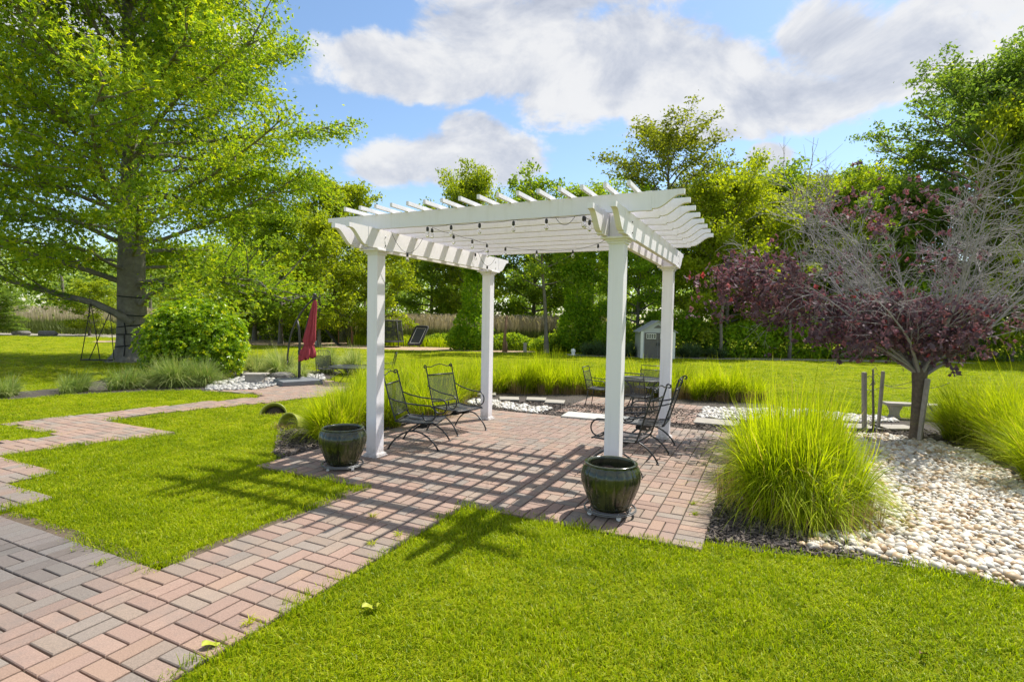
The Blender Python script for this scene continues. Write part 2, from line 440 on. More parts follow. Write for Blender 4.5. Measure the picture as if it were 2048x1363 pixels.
class MB:
    """collects shapes and links them as one mesh object"""
    def __init__(s):
        s.v = []
        s.f = {3: [], 4: []}
        s.ng = []

    def add(s, vs, fs):
        b = len(s.v)
        s.v.extend([tuple(p) for p in vs])
        for f in fs:
            if len(f) in (3, 4):
                s.f[len(f)].append([i + b for i in f])
            else:
                s.ng.append([i + b for i in f])
        return s

    def box(s, c, d, rz=0.0, mat=None):
        x, y, z = d[0] / 2, d[1] / 2, d[2] / 2
        cs = [(-x, -y, -z), (x, -y, -z), (x, y, -z), (-x, y, -z), (-x, -y, z), (x, -y, z), (x, y, z), (-x, y, z)]
        if mat is not None:
            cs = [mat @ Vector(p) for p in cs]
        ca, sa = math.cos(rz), math.sin(rz)
        cs = [(c[0] + p[0] * ca - p[1] * sa, c[1] + p[0] * sa + p[1] * ca, c[2] + p[2]) for p in cs]
        return s.add(cs, [(0, 3, 2, 1), (4, 5, 6, 7), (0, 1, 5, 4), (1, 2, 6, 5), (2, 3, 7, 6), (3, 0, 4, 7)])

    def prism(s, poly, a, b, axis='y'):
        """extrude a 2D polygon (x,z) along y from a to b (axis y) or (y,z) along x (axis x) or (x,y) along z"""
        n = len(poly)
        if axis == 'y':
            f = lambda p, t: (p[0], t, p[1])
        elif axis == 'x':
            f = lambda p, t: (t, p[0], p[1])
        else:
            f = lambda p, t: (p[0], p[1], t)
        vs = [f(p, a) for p in poly] + [f(p, b) for p in poly]
        fs = [(i, (i + 1) % n, n + (i + 1) % n, n + i) for i in range(n)]
        fs += [tuple(range(n))[::-1], tuple(range(n, 2 * n))]
        return s.add(vs, fs)

    def tube(s, pts, r, n=6, cap=True):
        P = [Vector(p) for p in pts]
        m = len(P)
        rr = r if isinstance(r, (list, tuple, np.ndarray)) else [r] * m
        vs, fs = [], []
        up = None
        for i in range(m):
            t = (P[min(i + 1, m - 1)] - P[max(i - 1, 0)])
            if t.length < 1e-9:
                t = Vector((0, 0, 1))
            t.normalize()
            if up is None:
                up = Vector((0, 0, 1)) if abs(t.z) < 0.9 else Vector((1, 0, 0))
            e = (up - t * up.dot(t))
            if e.length < 1e-6:
                e = t.orthogonal()
            e.normalize()
            up = e
            w = t.cross(e)
            for k in range(n):
                a = 2 * math.pi * k / n
                vs.append(P[i] + (e * math.cos(a) + w * math.sin(a)) * rr[i])
        for i in range(m - 1):
            for k in range(n):
                k2 = (k + 1) % n
                fs.append((i * n + k, i * n + k2, (i + 1) * n + k2, (i + 1) * n + k))
        if cap:
            fs.append(tuple(range(n))[::-1])
            fs.append(tuple(range((m - 1) * n, m * n)))
        return s.add(vs, fs)

    def lathe(s, prof, n=24, c=(0, 0, 0), mod=None, cap=(True, False)):
        vs, fs = [], []
        for i, (r, z) in enumerate(prof):
            for k in range(n):
                a = 2 * math.pi * k / n
                q = r * (mod(a, i) if mod else 1.0)
                vs.append((c[0] + q * math.cos(a), c[1] + q * math.sin(a), c[2] + z))
        for i in range(len(prof) - 1):
            for k in range(n):
                k2 = (k + 1) % n
                fs.append((i * n + k, i * n + k2, (i + 1) * n + k2, (i + 1) * n + k))
        if cap[0]:
            fs.append(tuple(range(n))[::-1])
        if cap[1]:
            fs.append(tuple(range((len(prof) - 1) * n, len(prof) * n)))
        return s.add(vs, fs)

    def ball(s, c, r, n=10, m=6, sq=(1, 1, 1)):
        vs, fs = [], []
        for i in range(m + 1):
            th = math.pi * i / m
            for k in range(n):
                a = 2 * math.pi * k / n
                vs.append((c[0] + r * sq[0] * math.sin(th) * math.cos(a), c[1] + r * sq[1] * math.sin(th) * math.sin(a), c[2] + r * sq[2] * math.cos(th)))
        for i in range(m):
            for k in range(n):
                k2 = (k + 1) % n
                fs.append((i * n + k, (i + 1) * n + k, (i + 1) * n + k2, i * n + k2))
        return s.add(vs, fs)

    def mesh(s, name, mat, smooth=False, bevel=0.0):
        me = bpy.data.meshes.new(name)
        me.from_pydata([tuple(p) for p in s.v], [], s.f[3] + s.f[4] + s.ng)
        me.update()
        if bevel or smooth:
            pass
        me.polygons.foreach_set('use_smooth', np.full(len(me.polygons), bool(smooth)))
        if mat is not None:
            me.materials.append(M[mat] if isinstance(mat, str) else mat)
        return me

    def build(s, name, mat, parent=None, smooth=False, bevel=0.0, angle=None):
        o = link(bpy.data.objects.new(name, s.mesh(name, mat, smooth)), parent)
        if bevel:
            b = o.modifiers.new('bevel', 'BEVEL')
            b.width = bevel
            b.segments = 2
            b.limit_method = 'ANGLE'
        if smooth and angle:
            o.data.set_sharp_from_angle(angle=R(angle))
        return o


def tag(o, label=None, cat=None, group=None, kind=None):
    for k, v in (('label', label), ('category', cat), ('group', group), ('kind', kind)):
        if v:
            o[k] = v
    return o


def thing(name, label, cat, loc=(0, 0, 0), rz=0.0, group=None):
    o = bpy.data.objects.new(name, None)
    o.empty_display_size = 0.2
    link(o)
    o.location = loc
    o.rotation_euler = (0, 0, rz)
    return tag(o, label, cat, group)


def copy_tree(o, parent=None):
    c = o.copy()
    COL.objects.link(c)
    c.parent = parent
    for ch in list(o.children):
        copy_tree(ch, c)
    return c


def inpoly(P, poly):
    P = np.asarray(P, float)
    x, y = P[:, 0], P[:, 1]
    r = np.zeros(len(P), bool)
    n = len(poly)
    for i in range(n):
        x1, y1 = poly[i]
        x2, y2 = poly[(i + 1) % n]
        c = ((y1 > y) != (y2 > y)) & (x < (x2 - x1) * (y - y1) / (y2 - y1 + 1e-12) + x1)
        r ^= c
    return r


def vnoise(P, s, seed=0):
    """cheap smooth value noise on 2D points"""
    P = np.asarray(P) * s + seed * 17.3
    i = np.floor(P).astype(int)
    f = P - i
    f = f * f * (3 - 2 * f)

    def h(a, b):
        q = np.sin(a * 127.1 + b * 311.7 + seed * 7.7) * 43758.5453
        return q - np.floor(q)
    a, b = i[:, 0], i[:, 1]
    return (h(a, b) * (1 - f[:, 0]) + h(a + 1, b) * f[:, 0]) * (1 - f[:, 1]) + (h(a, b + 1) * (1 - f[:, 0]) + h(a + 1, b + 1) * f[:, 0]) * f[:, 1]


def sheet(name, poly_uv, z, mat, step=None, amp=0.0, parent=None, uvspace=True, edge=0.03):
    """ground sheet with a ragged outline; optional relief"""
    P = np.array(poly_uv, float)
    pts = []
    for i in range(len(P)):
        a, b = P[i], P[(i + 1) % len(P)]
        n = max(2, int(np.hypot(*(b - a)) / 0.12))
        t = np.linspace(0, 1, n, endpoint=False)[:, None]
        pts.append(a + (b - a) * t)
    pts = np.concatenate(pts)
    pts += (np.stack([vnoise(pts, 3, 1), vnoise(pts, 3, 2)], -1) - 0.5) * 2 * edge
    xy = Wn(pts) if uvspace else pts
    bm_v = [(p[0], p[1], z) for p in xy]
    me = bpy.data.meshes.new(name)
    me.from_pydata(bm_v, [], [list(range(len(bm_v)))])
    me.materials.append(M[mat])
    me.update()
    o = link(bpy.data.objects.new(name, me), parent)
    return o


def scatter_in(poly, step, jit=0.45):
    P = np.array(poly)
    a, b = P.min(0), P.max(0)
    gx, gy = np.meshgrid(np.arange(a[0], b[0], step), np.arange(a[1], b[1], step))
    q = np.stack([gx.ravel(), gy.ravel()], -1)
    q += (rng.random(q.shape) - 0.5) * 2 * jit * step
    return q[inpoly(q, poly)]


CAMP = np.array([0, 0, 1.5055])


def on_screen(xy, m=0.06):
    """roughly inside the view cone (plan test used only to leave out what is never seen)"""
    xy = np.asarray(xy)
    return (xy[:, 1] > 1.6) & (np.abs(xy[:, 0]) < xy[:, 1] * (0.945 + m) + 0.35)


# ---------------------------------------------------------------- bricks
def brick_proto(L, Wd, H, name):
    b = 0.004
    x, y = L / 2, Wd / 2
    z0, z1 = -H, 0.0
    vs = [(-x, -y, z0), (x, -y, z0), (x, y, z0), (-x, y, z0), (-x, -y, z1 - b), (x, -y, z1 - b), (x, y, z1 - b), (-x, y, z1 - b),
          (-x + b, -y + b, z1), (x - b, -y + b, z1), (x - b, y - b, z1), (-x + b, y - b, z1)]
    fs = [(0, 1, 5, 4), (1, 2, 6, 5), (2, 3, 7, 6), (3, 0, 4, 7), (4, 5, 9, 8), (5, 6, 10, 9), (6, 7, 11, 10), (7, 4, 8, 11), (8, 9, 10, 11)]
    return np.array(vs), np.array(fs)


BV, BF = brick_proto(0.1910, 0.0910, 0.04, 'brick')
BRICK_ME = npmesh('brick', BV, BF, 'brick_o')
PAL = np.array([(0.298, 0.200, 0.158), (0.300, 0.208, 0.164), (0.288, 0.205, 0.162), (0.280, 0.214, 0.168), (0.266, 0.206, 0.164), (0.245, 0.202, 0.170), (0.306, 0.206, 0.154), (0.284, 0.193, 0.154)])


def paving(name, label_kind, units, z, rz, dark=None, limit=300):
    """units: list of (u,v,orient) unit squares of two bricks; nearest bricks become parts, the rest one field"""
    root = None
    L = []
    for u, v, o in units:
        for s in (-0.05, 0.05):
            if o == 'u':      # long axis along u
                L.append((u, v + s, 0.0))
            else:
                L.append((u + s, v, math.pi / 2))
    L = np.array(L)
    xy = Wn(L[:, :2])
    n = len(L)
    tone = rng.integers(0, len(PAL), n)
    col = PAL[tone] * (0.90 + 0.20 * rng.random((n, 1)))
    if dark is not None:
        k = dark(L[:, :2])[:, None]
        col = col * (1 - k) + np.array([0.115, 0.108, 0.105]) * (0.8 + 0.5 * rng.random((n, 1))) * k
    zz = z + (rng.random(n) - 0.5) * 0.0035 + (vnoise(L[:, :2], 0.9, 5) - 0.5) * 0.010
    ang = rz + L[:, 2] + (rng.random(n) - 0.5) * 0.02
    tl = (rng.random((n, 2)) - 0.5) * 0.010
    seen = on_screen(xy)
    d = np.hypot(xy[:, 0], xy[:, 1])
    order = np.argsort(np.where(seen, d, 1e9))
    parts = order[:limit]
    parts = parts[seen[parts]]
    rest = np.setdiff1d(np.arange(n), parts)
    base = bpy.data.objects.new(name, None)
    return root, L, xy, zz, ang, tl, col, parts, rest


def lay(parent, xy, zz, ang, tl, col, parts, rest, field_name):
    for i in parts:
        o = bpy.data.objects.new('brick', BRICK_ME)
        link(o, parent)
        o.location = (xy[i, 0], xy[i, 1], zz[i])
        o.rotation_euler = (tl[i, 0], tl[i, 1], ang[i])
        o.color = (*col[i], 1)
    if len(rest):
        c, s = np.cos(ang[rest]), np.sin(ang[rest])
        V = np.zeros((len(rest), len(BV), 3))
        V[..., 0] = xy[rest, 0, None] + BV[:, 0] * c[:, None] - BV[:, 1] * s[:, None]
        V[..., 1] = xy[rest, 1, None] + BV[:, 0] * s[:, None] + BV[:, 1] * c[:, None]
        V[..., 2] = zz[rest, None] + BV[:, 2] + BV[:, 0] * -tl[rest, 1:2] + BV[:, 1] * tl[rest, 0:1]
        F = (BF[None] + (np.arange(len(rest)) * len(BV))[:, None, None]).reshape(-1, 4)
        me = npmesh(field_name, V.reshape(-1, 3), F, 'brick_a', face_col=np.repeat(col[rest], len(BF), 0))
        o = link(bpy.data.objects.new(field_name, me), parent)
        o['kind'] = 'stuff'


# ---------------------------------------------------------------- pebbles
def ico():
    t = (1 + 5 ** 0.5) / 2
    v = np.array([(-1, t, 0), (1, t, 0), (-1, -t, 0), (1, -t, 0), (0, -1, t), (0, 1, t), (0, -1, -t), (0, 1, -t), (t, 0, -1), (t, 0, 1), (-t, 0, -1), (-t, 0, 1)], float)
    v /= np.linalg.norm(v, axis=1)[:, None]
    f = [(0, 11, 5), (0, 5, 1), (0, 1, 7), (0, 7, 10), (0, 10, 11), (1, 5, 9), (5, 11, 4), (11, 10, 2), (10, 7, 6), (7, 1, 8), (3, 9, 4), (3, 4, 2), (3, 2, 6), (3, 6, 8), (3, 8, 9), (4, 9, 5), (2, 4, 11), (6, 2, 10), (8, 6, 7), (9, 8, 1)]
    vs = [tuple(p) for p in v]
    mid, out = {}, []

    def mp(a, b):
        k = (min(a, b), max(a, b))
        if k not in mid:
            p = (np.array(vs[a]) + np.array(vs[b])) / 2
            vs.append(tuple(p / np.linalg.norm(p)))
            mid[k] = len(vs) - 1
        return mid[k]
    for a, b, c in f:
        ab, bc, ca = mp(a, b), mp(b, c), mp(c, a)
        out += [(a, ab, ca), (b, bc, ab), (c, ca, bc), (ab, bc, ca)]
    return np.array(vs), np.array(out)


IV, IF_ = ico()
PEB = []
for k in range(6):
    q = IV * (1 + 0.16 * np.sin(IV @ rng.normal(size=(3, 3)) * 2.2).sum(1, keepdims=True) * 0.5)
    PEB.append(q)
PEB_ME = [npmesh('pebble', q, IF_, 'pebble_o', smooth=True) for q in PEB]


def pebbles(parent, P, size, cols, z, limit, field_name, flat=0.6):
    n = len(P)
    s = size * (0.55 + 1.05 * rng.random(n) ** 2.0)
    asp = 0.62 + 0.3 * rng.random(n)
    rz = rng.random(n) * 6.28
    col = cols[rng.integers(0, len(cols), n)] * (0.85 + 0.3 * rng.random((n, 1)))
    zz = z + s * flat * 0.35 + rng.random(n) * size * 0.35
    tl = (rng.random((n, 2)) - 0.5) * 0.6
    var = rng.integers(0, 6, n)
    seen = on_screen(P)
    d = np.hypot(P[:, 0], P[:, 1]) / (s / size) ** 0.7
    order = np.argsort(np.where(seen, d, 1e9))
    parts = order[:limit]
    for i in parts:
        o = bpy.data.objects.new('pebble', PEB_ME[var[i]])
        link(o, parent)
        o.location = (P[i, 0], P[i, 1], zz[i])
        o.rotation_euler = (tl[i, 0], tl[i, 1], rz[i])
        o.scale = (s[i], s[i] * asp[i], s[i] * flat)
        o.color = (*col[i], 1)
    rest = np.setdiff1d(np.arange(n), parts)
    rest = rest[seen[rest]]
    if len(rest):
        V = np.stack([PEB[v] for v in var[rest]])
        V = V * np.stack([s[rest], s[rest] * asp[rest], s[rest] * flat], -1)[:, None, :]
        V[..., 2] += V[..., 0] * tl[rest, 1:2] + V[..., 1] * tl[rest, 0:1]
        c, sn = np.cos(rz[rest])[:, None], np.sin(rz[rest])[:, None]
        x = V[..., 0] * c - V[..., 1] * sn + P[rest, 0:1]
        y = V[..., 0] * sn + V[..., 1] * c + P[rest, 1:2]
        V = np.stack([x, y, V[..., 2] + zz[rest, None]], -1)
        F = (IF_[None] + (np.arange(len(rest)) * len(IV))[:, None, None]).reshape(-1, 3)
        me = npmesh(field_name, V.reshape(-1, 3), F, 'pebble_a', smooth=True, face_col=np.repeat(col[rest], len(IF_), 0))
        o = link(bpy.data.objects.new(field_name, me), parent)
        o['kind'] = 'stuff'


# ---------------------------------------------------------------- blades (grass clumps, reeds)
def blades(base, h, out, lean, width, segs, droop, tint, twist=None):
    """arching ribbon blades. base (n,3), h (n), out (n,2) horizontal reach vector at the tip"""
    n = len(base)
    t = np.linspace(0, 1, segs + 1)
    V = np.zeros((n, segs + 1, 2, 3))
    side = np.stack([-out[:, 1], out[:, 0]], -1)
    ln = np.linalg.norm(side, axis=1, keepdims=True) + 1e-9
    wig = rng.normal(0, 0.07, (n, 2)) * np.asarray(h)[:, None]
    rndv = rng.normal(size=(n, 2))
    side = side / ln + 0.6 * rndv
    side /= np.linalg.norm(side, axis=1, keepdims=True)
    for j, tt in enumerate(t):
        c = base.copy()
        c[:, :2] += out * tt ** 1.7 + lean * tt ** 1.5 + wig * math.sin(tt * 2.6) * tt
        c[:, 2] += h * (tt - droop * tt ** 2.6)
        w = width * (1 - tt ** 2 * 0.97)
        V[:, j, 0] = c
        V[:, j, 1] = c
        V[:, j, 0, :2] -= side * (w / 2)[:, None]
        V[:, j, 1, :2] += side * (w / 2)[:, None]
    idx = np.arange(n * (segs + 1) * 2).reshape(n, segs + 1, 2)
    F = np.stack([idx[:, :-1, 0], idx[:, :-1, 1], idx[:, 1:, 1], idx[:, 1:, 0]], -1).reshape(-1, 4)
    T = (tint[:, None] if tint.ndim == 1 else tint)
    T = np.broadcast_to(T, (n, segs + 1))[:, :, None].repeat(2, 2)
    return V.reshape(-1, 3), F, T.reshape(-1)


def clump_mesh(name, n, h, reach, r0, width, droop=0.35, segs=5, mat='orn', lean=(0, 0), base_dry=0.1, tint0=0.5, subs=9):
    """a clump of several loose tufts: upright hearts, arching skirts, a few wild long blades"""
    sa = rng.random(subs) * 2 * math.pi
    sr = r0 * np.sqrt(rng.random(subs))
    sh_ = 0.78 + 0.42 * rng.random(subs)
    st = rng.normal(0, 0.07, subs)
    which = rng.integers(0, subs, n)
    ang = rng.random(n) * 2 * math.pi
    rr = 0.42 * r0 * np.sqrt(rng.random(n))
    base = np.stack([sr[which] * np.cos(sa[which]) + rr * np.cos(ang), sr[which] * np.sin(sa[which]) + rr * np.sin(ang), np.zeros(n)], -1)
    away = np.arctan2(base[:, 1], base[:, 0])
    a2 = away + rng.normal(0, 1.0, n)
    k = rng.beta(1.25, 1.25, n)
    wild = rng.random(n) < 0.07
    hh = h * sh_[which] * (0.40 + 0.68 * rng.random(n) ** 0.7) * (1 - 0.15 * k ** 2)
    hh[wild] *= 1.22
    out = np.stack([np.cos(a2), np.sin(a2)], -1) * (reach * k * (0.7 + 0.6 * rng.random(n)))[:, None]
    ln = np.array(lean)[None] * (0.5 + rng.random((n, 1))) + np.stack([np.cos(sa), np.sin(sa)], -1)[which] * (sr / max(r0, 1e-6) * reach * 0.25)[which][:, None]
    dr = np.clip(droop * (0.10 + 1.35 * k ** 1.3) * (0.5 + 0.9 * rng.random(n)), 0, 0.98)
    t = np.linspace(0, 1, segs + 1)[None]
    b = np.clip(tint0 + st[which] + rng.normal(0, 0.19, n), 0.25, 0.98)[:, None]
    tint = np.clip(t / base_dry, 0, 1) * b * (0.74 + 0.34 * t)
    dead = rng.random(n) < 0.045
    tint[dead] = 0.03
    return blades(base, hh, out, ln, width * (0.6 + 0.8 * rng.random(n)), segs, dr, tint)


def grass_clump(name, label, loc, n, h, reach, r0, width=0.006, droop=0.35, segs=5, mat='orn', lean=(0, 0), group=None, straw=0, base_dry=0.1, tint0=0.55, cat='grass clump'):
    th = thing(name, label, cat, (loc[0], loc[1], 0.0), 0, group)
    V, F, T = clump_mesh(name, n, h, reach, r0, width, droop, segs, mat, lean, base_dry=base_dry, tint0=tint0)
    link(bpy.data.objects.new('blades', npmesh('blades', V, F, mat, point_attr=T)), th)
    if straw:
        m = straw
        ang = rng.random(m) * 2 * math.pi
        rr = r0 * 1.3 * np.sqrt(0.25 + 0.75 * rng.random(m))
        base = np.stack([rr * np.cos(ang), rr * np.sin(ang), np.zeros(m)], -1)
        out = np.stack([np.cos(ang), np.sin(ang)], -1) * (0.05 * rng.random(m))[:, None]
        V, F, T = blades(base, h * (0.22 + 0.18 * rng.random(m)), out, rng.normal(0, 0.015, (m, 2)), np.full(m, width), 2, np.zeros(m), rng.random(m))
        link(bpy.data.objects.new('straw_base', npmesh('straw_base', V, F, 'straw', point_attr=T)), th)
    return th


# ---------------------------------------------------------------- trees
def leaf_cards(P, size, dirs=None, n_up=0.5, tint=None, fold=0.25, star=False, asp=0.5):
    """rhombic leaves; star adds a crossing blade for lobed leaves"""
    n = len(P)
    sz = size * (0.65 + 0.7 * rng.random(n)) if np.isscalar(size) else size
    d = rng.normal(size=(n, 3))
    if dirs is not None:
        d = d * 0.7 + dirs
    d /= np.linalg.norm(d, axis=1, keepdims=True)
    up = rng.normal(size=(n, 3))
    up[:, 2] += n_up * 2
    s = np.cross(d, up)
    s /= np.linalg.norm(s, axis=1, keepdims=True) + 1e-9
    nn = np.cross(s, d)
    L = sz[:, None]
    V = [P - d * L * 0.5, P + s * L * asp * 0.5 + nn * L * fold * 0.3, P + d * L * 0.5, P - s * L * asp * 0.5 + nn * L * fold * 0.3]
    V = np.stack(V, 1)
    F = (np.arange(n)[:, None] * 4 + np.arange(4)[None])
    tt = tint if tint is not None else rng.random(n)
    if star:
        d2 = d * 0.25 + s
        d2 /= np.linalg.norm(d2, axis=1, keepdims=True)
        s2 = np.cross(nn, d2)
        c = P + d * L * 0.08
        V2 = np.stack([c - d2 * L * 0.42, c + s2 * L * 0.15, c + d2 * L * 0.42, c - s2 * L * 0.15], 1)
        V = np.concatenate([V, V2], 0)
        F = np.concatenate([F, F + n * 4], 0)
        tt = np.concatenate([tt, tt])
    return V.reshape(-1, 3), F, tt


def tubes_np(polys, n=5):
    """polys: list of (pts (m,3), radii (m)) -> one mesh"""
    Vs, Fs, b = [], [], 0
    ca = np.cos(2 * np.pi * np.arange(n) / n)
    sa = np.sin(2 * np.pi * np.arange(n) / n)
    for P, r in polys:
        P = np.asarray(P, float)
        r = np.asarray(r, float)
        m = len(P)
        t = np.gradient(P, axis=0)
        t /= np.linalg.norm(t, axis=1, keepdims=True) + 1e-9
        ref = np.array([0, 0, 1.0]) if abs(t[0, 2]) < 0.85 else np.array([1.0, 0, 0])
        e = ref - t * (t @ ref)[:, None]
        e /= np.linalg.norm(e, axis=1, keepdims=True) + 1e-9
        w = np.cross(t, e)
        V = P[:, None] + (e[:, None] * ca[None, :, None] + w[:, None] * sa[None, :, None]) * r[:, None, None]
        Vs.append(V.reshape(-1, 3))
        i = (np.arange(m - 1)[:, None] * n + np.arange(n)[None]) + b
        j = (np.arange(m - 1)[:, None] * n + (np.arange(n)[None] + 1) % n) + b
        Fs.append(np.stack([i, j, j + n, i + n], -1).reshape(-1, 4))
        b += m * n
    return np.concatenate(Vs), np.concatenate(Fs)


def curve(p0, d, L, m, wob, grav=0.0, up=0.0):
    """wandering branch polyline"""
    P = [np.array(p0, float)]
    d = np.array(d, float)
    d /= np.linalg.norm(d)
    st = L / (m - 1)
    for _ in range(m - 1):
        d = d + rng.normal(0, wob, 3)
        d[2] += up - grav
        d /= np.linalg.norm(d)
        P.append(P[-1] + d * st)
    return np.array(P)


def rotv(d, ang, azi):
    """direction at angle ang from d, at azimuth azi around it"""
    d = np.asarray(d) / np.linalg.norm(d)
    ref = np.array([0, 0, 1.0]) if abs(d[2]) < 0.9 else np.array([1.0, 0, 0])
    e = np.cross(d, ref)
    e /= np.linalg.norm(e)
    w = np.cross(d, e)
    return d * math.cos(ang) + (e * math.cos(azi) + w * math.sin(azi)) * math.sin(ang)


def make_tree(H, crown0, Rc, r0, nprim, nsec, leaves_per, leaf, elev=(0.2, 1.0), profile=None, wob=0.1, lean=(0, 0), droop=0.0, sec_len=0.42, spray=0.5, fork=0.0,
              tint_bias=0.0, star=False, asp=0.55, flat=0.6, br=0.020):
    """returns (trunk V,F) and (leaf V,F,tint)"""
    polys = []
    m = 10
    t = np.linspace(0, 1, m)
    tr = np.stack([lean[0] * t ** 1.3 + np.cumsum(rng.normal(0, wob * H * 0.012, m)) * t, lean[1] * t ** 1.3 + np.cumsum(rng.normal(0, wob * H * 0.012, m)) * t, H * t], -1)
    rad = r0 * (1 - t) ** 0.8 * 0.92 + r0 * 0.06
    rad[0] *= 1.45
    polys.append((tr, rad))
    LP, LD = [], []

    def on_trunk(z):
        f = np.clip(z / H, 0, 0.98) * (m - 1)
        i = int(f)
        return tr[i] + (tr[i + 1] - tr[i]) * (f - i), rad[i]
    prof = profile or (lambda s: math.sin(math.pi * min(1, 0.18 + 0.82 * s)) ** 0.7)
    az = rng.random() * 6.28
    for k in range(nprim):
        s = (k + rng.random() * 0.8) / nprim
        z = crown0 + (H * 0.97 - crown0) * s ** 0.9
        p, rt = on_trunk(z)
        az += 2.4 + rng.normal(0, 0.25)
        el = elev[0] + (elev[1] - elev[0]) * s + rng.normal(0, 0.08)
        Lp = max(0.35, Rc * prof(s) * (0.78 + 0.4 * rng.random())) / max(0.55, math.cos(el))
        d = np.array([math.cos(az) * math.cos(el), math.sin(az) * math.cos(el), math.sin(el)])
        b = curve(p, d, Lp, 7, 0.10, grav=droop * (1 - s))
        rb = min(rt * 0.55, 0.014 + br * Lp)
        polys.append((b, rb * np.linspace(1, 0.22, 7)))
        for j in range(nsec):
            q = 0.22 + 0.78 * (j + rng.random()) / nsec
            i = min(5, int(q * 6))
            pb = b[i] + (b[i + 1] - b[i]) * (q * 6 - i)
            dd = b[min(6, i + 1)] - b[i]
            Ls = sec_len * Rc * (0.35 + 0.65 * (1 - q * 0.6)) * (0.6 + 0.7 * rng.random()) * (0.4 + 0.6 * min(1, Lp / Rc))
            ds = rotv(dd, 0.5 + 0.6 * rng.random(), rng.random() * 6.28)
            ds[2] = ds[2] * flat + 0.12
            c = curve(pb, ds, Ls, 5, 0.14, grav=droop * 0.7)
            polys.append((c, max(0.006, rb * 0.35) * np.linspace(1, 0.3, 5)))
            nl = max(3, int(leaves_per * (0.5 + rng.random())))
            u = rng.random(nl) ** 0.75 * 4
            ii = np.minimum(3, u.astype(int))
            pp = c[ii] + (c[ii + 1] - c[ii]) * (u - ii)[:, None]
            pp = pp + rng.normal(0, spray * 0.33, (nl, 3)) * np.array([1, 1, 0.62])
            LP.append(pp)
            o = pp - np.array([tr[0, 0], tr[0, 1], 0])
            LD.append(np.tile(ds * 0.5 + np.array([0, 0, -0.25]), (nl, 1)))
    LP = np.concatenate(LP)
    LD = np.concatenate(LD)
    tint = np.clip(0.42 + tint_bias + rng.normal(0, 0.16, len(LP)) + 0.25 * (vnoise(LP[:, :2] + LP[:, 2:3], 0.9, 3) - 0.5), 0.02, 1)
    LV, LF, LT = leaf_cards(LP, leaf, LD, tint=tint, star=star, asp=asp)
    TV, TF = tubes_np(polys, 6)
    return (TV, TF), (LV, LF, LT)


def tree_meshes(name, bark, leafm, **kw):
    (TV, TF), (LV, LF, LT) = make_tree(**kw)
    return npmesh('trunk', TV, TF, bark, smooth=True), npmesh('crown', LV, LF, leafm, face_attr=LT)


def place_tree(name, label, meshes, loc, sc=(1, 1, 1), rz=0.0, leafm=None, group=None, cat='tree'):
    t = thing(name, label, cat, loc, rz, group)
    t.scale = sc
    a = link(bpy.data.objects.new('trunk', meshes[0]), t)
    b = link(bpy.data.objects.new('crown', meshes[1]), t)
    if leafm:
        b.material_slots[0].link = 'OBJECT'
        b.material_slots[0].material = M[leafm]
    return t


def leaf_mass(lobes, n, leaf, shell=0.35, tb=0.0):
    """leaves over and inside a set of ellipsoid lobes (centre, radii)"""
    w = np.array([l[1][0] * l[1][1] + l[1][0] * l[1][2] for l in lobes])
    w = w / w.sum()
    P, Nn = [], []
    for (c, r), f in zip(lobes, w):
        k = max(8, int(n * f))
        d = rng.normal(size=(k, 3))
        d /= np.linalg.norm(d, axis=1, keepdims=True)
        rad = 1 - shell * rng.random(k) ** 1.6 + rng.normal(0, 0.05, k)
        P.append(np.array(c) + d * np.array(r) * rad[:, None])
        Nn.append(d)
    P = np.concatenate(P)
    Nn = np.concatenate(Nn)
    keep = P[:, 2] > 0.02
    P, Nn = P[keep], Nn[keep]
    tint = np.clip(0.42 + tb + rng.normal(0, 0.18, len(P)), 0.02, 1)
    return leaf_cards(P, leaf, Nn * 0.8, tint=tint)


def shrub(name, label, loc, lobes, n, leaf, mat, cat='shrub', stems=7, group=None, stem_h=0.6, tb=0.0):
    t = thing(name, label, cat, loc, 0, group)
    V, F, T = leaf_mass(lobes, n, leaf, tb=tb)
    link(bpy.data.objects.new('foliage', npmesh('foliage', V, F, mat, face_attr=T)), t)
    pol = []
    for _ in range(stems):
        c, r = lobes[rng.integers(0, len(lobes))]
        e = np.array(c) + rng.normal(0, 0.25, 3) * np.array(r)
        e[2] = max(e[2], 0.2)
        p0 = np.array([rng.normal(0, 0.12), rng.normal(0, 0.12), -0.02])
        tt = np.linspace(0, 1, 6)[:, None]
        pol.append((p0 + (e - p0) * tt + np.array([0, 0, 0.15]) * np.sin(tt * 3.14), np.linspace(0.022, 0.006, 6)))
    V, F = tubes_np(pol, 5)
    link(bpy.data.objects.new('stems', npmesh('stems', V, F, 'barkd', smooth=True)), t)
    return t

# ================================================================ THE SETTING
GU, GV, MOD = 0.775, -2.81, 0.2     # paving module lines


def rect_units(u0, u1, v0, v1, borders=''):
    """unit squares in basket weave between module lines; borders: sides (L R F B) with header courses"""
    out = []
    iu = range(int(round((u0 - GU) / MOD)), int(round((u1 - GU) / MOD)))
    iv = range(int(round((v0 - GV) / MOD)), int(round((v1 - GV) / MOD)))
    for i in iu:
        for j in iv:
            o = 'v' if (i + j) % 2 == 0 else 'u'
            if ('F' in borders and j == iv[0]) or ('B' in borders and j == iv[-1]):
                o = 'v'
            if ('L' in borders and i == iu[0]) or ('R' in borders and i == iu[-1]):
                o = 'u'
            out.append((GU + (i + 0.5) * MOD, GV + (j + 0.5) * MOD, o))
    return out


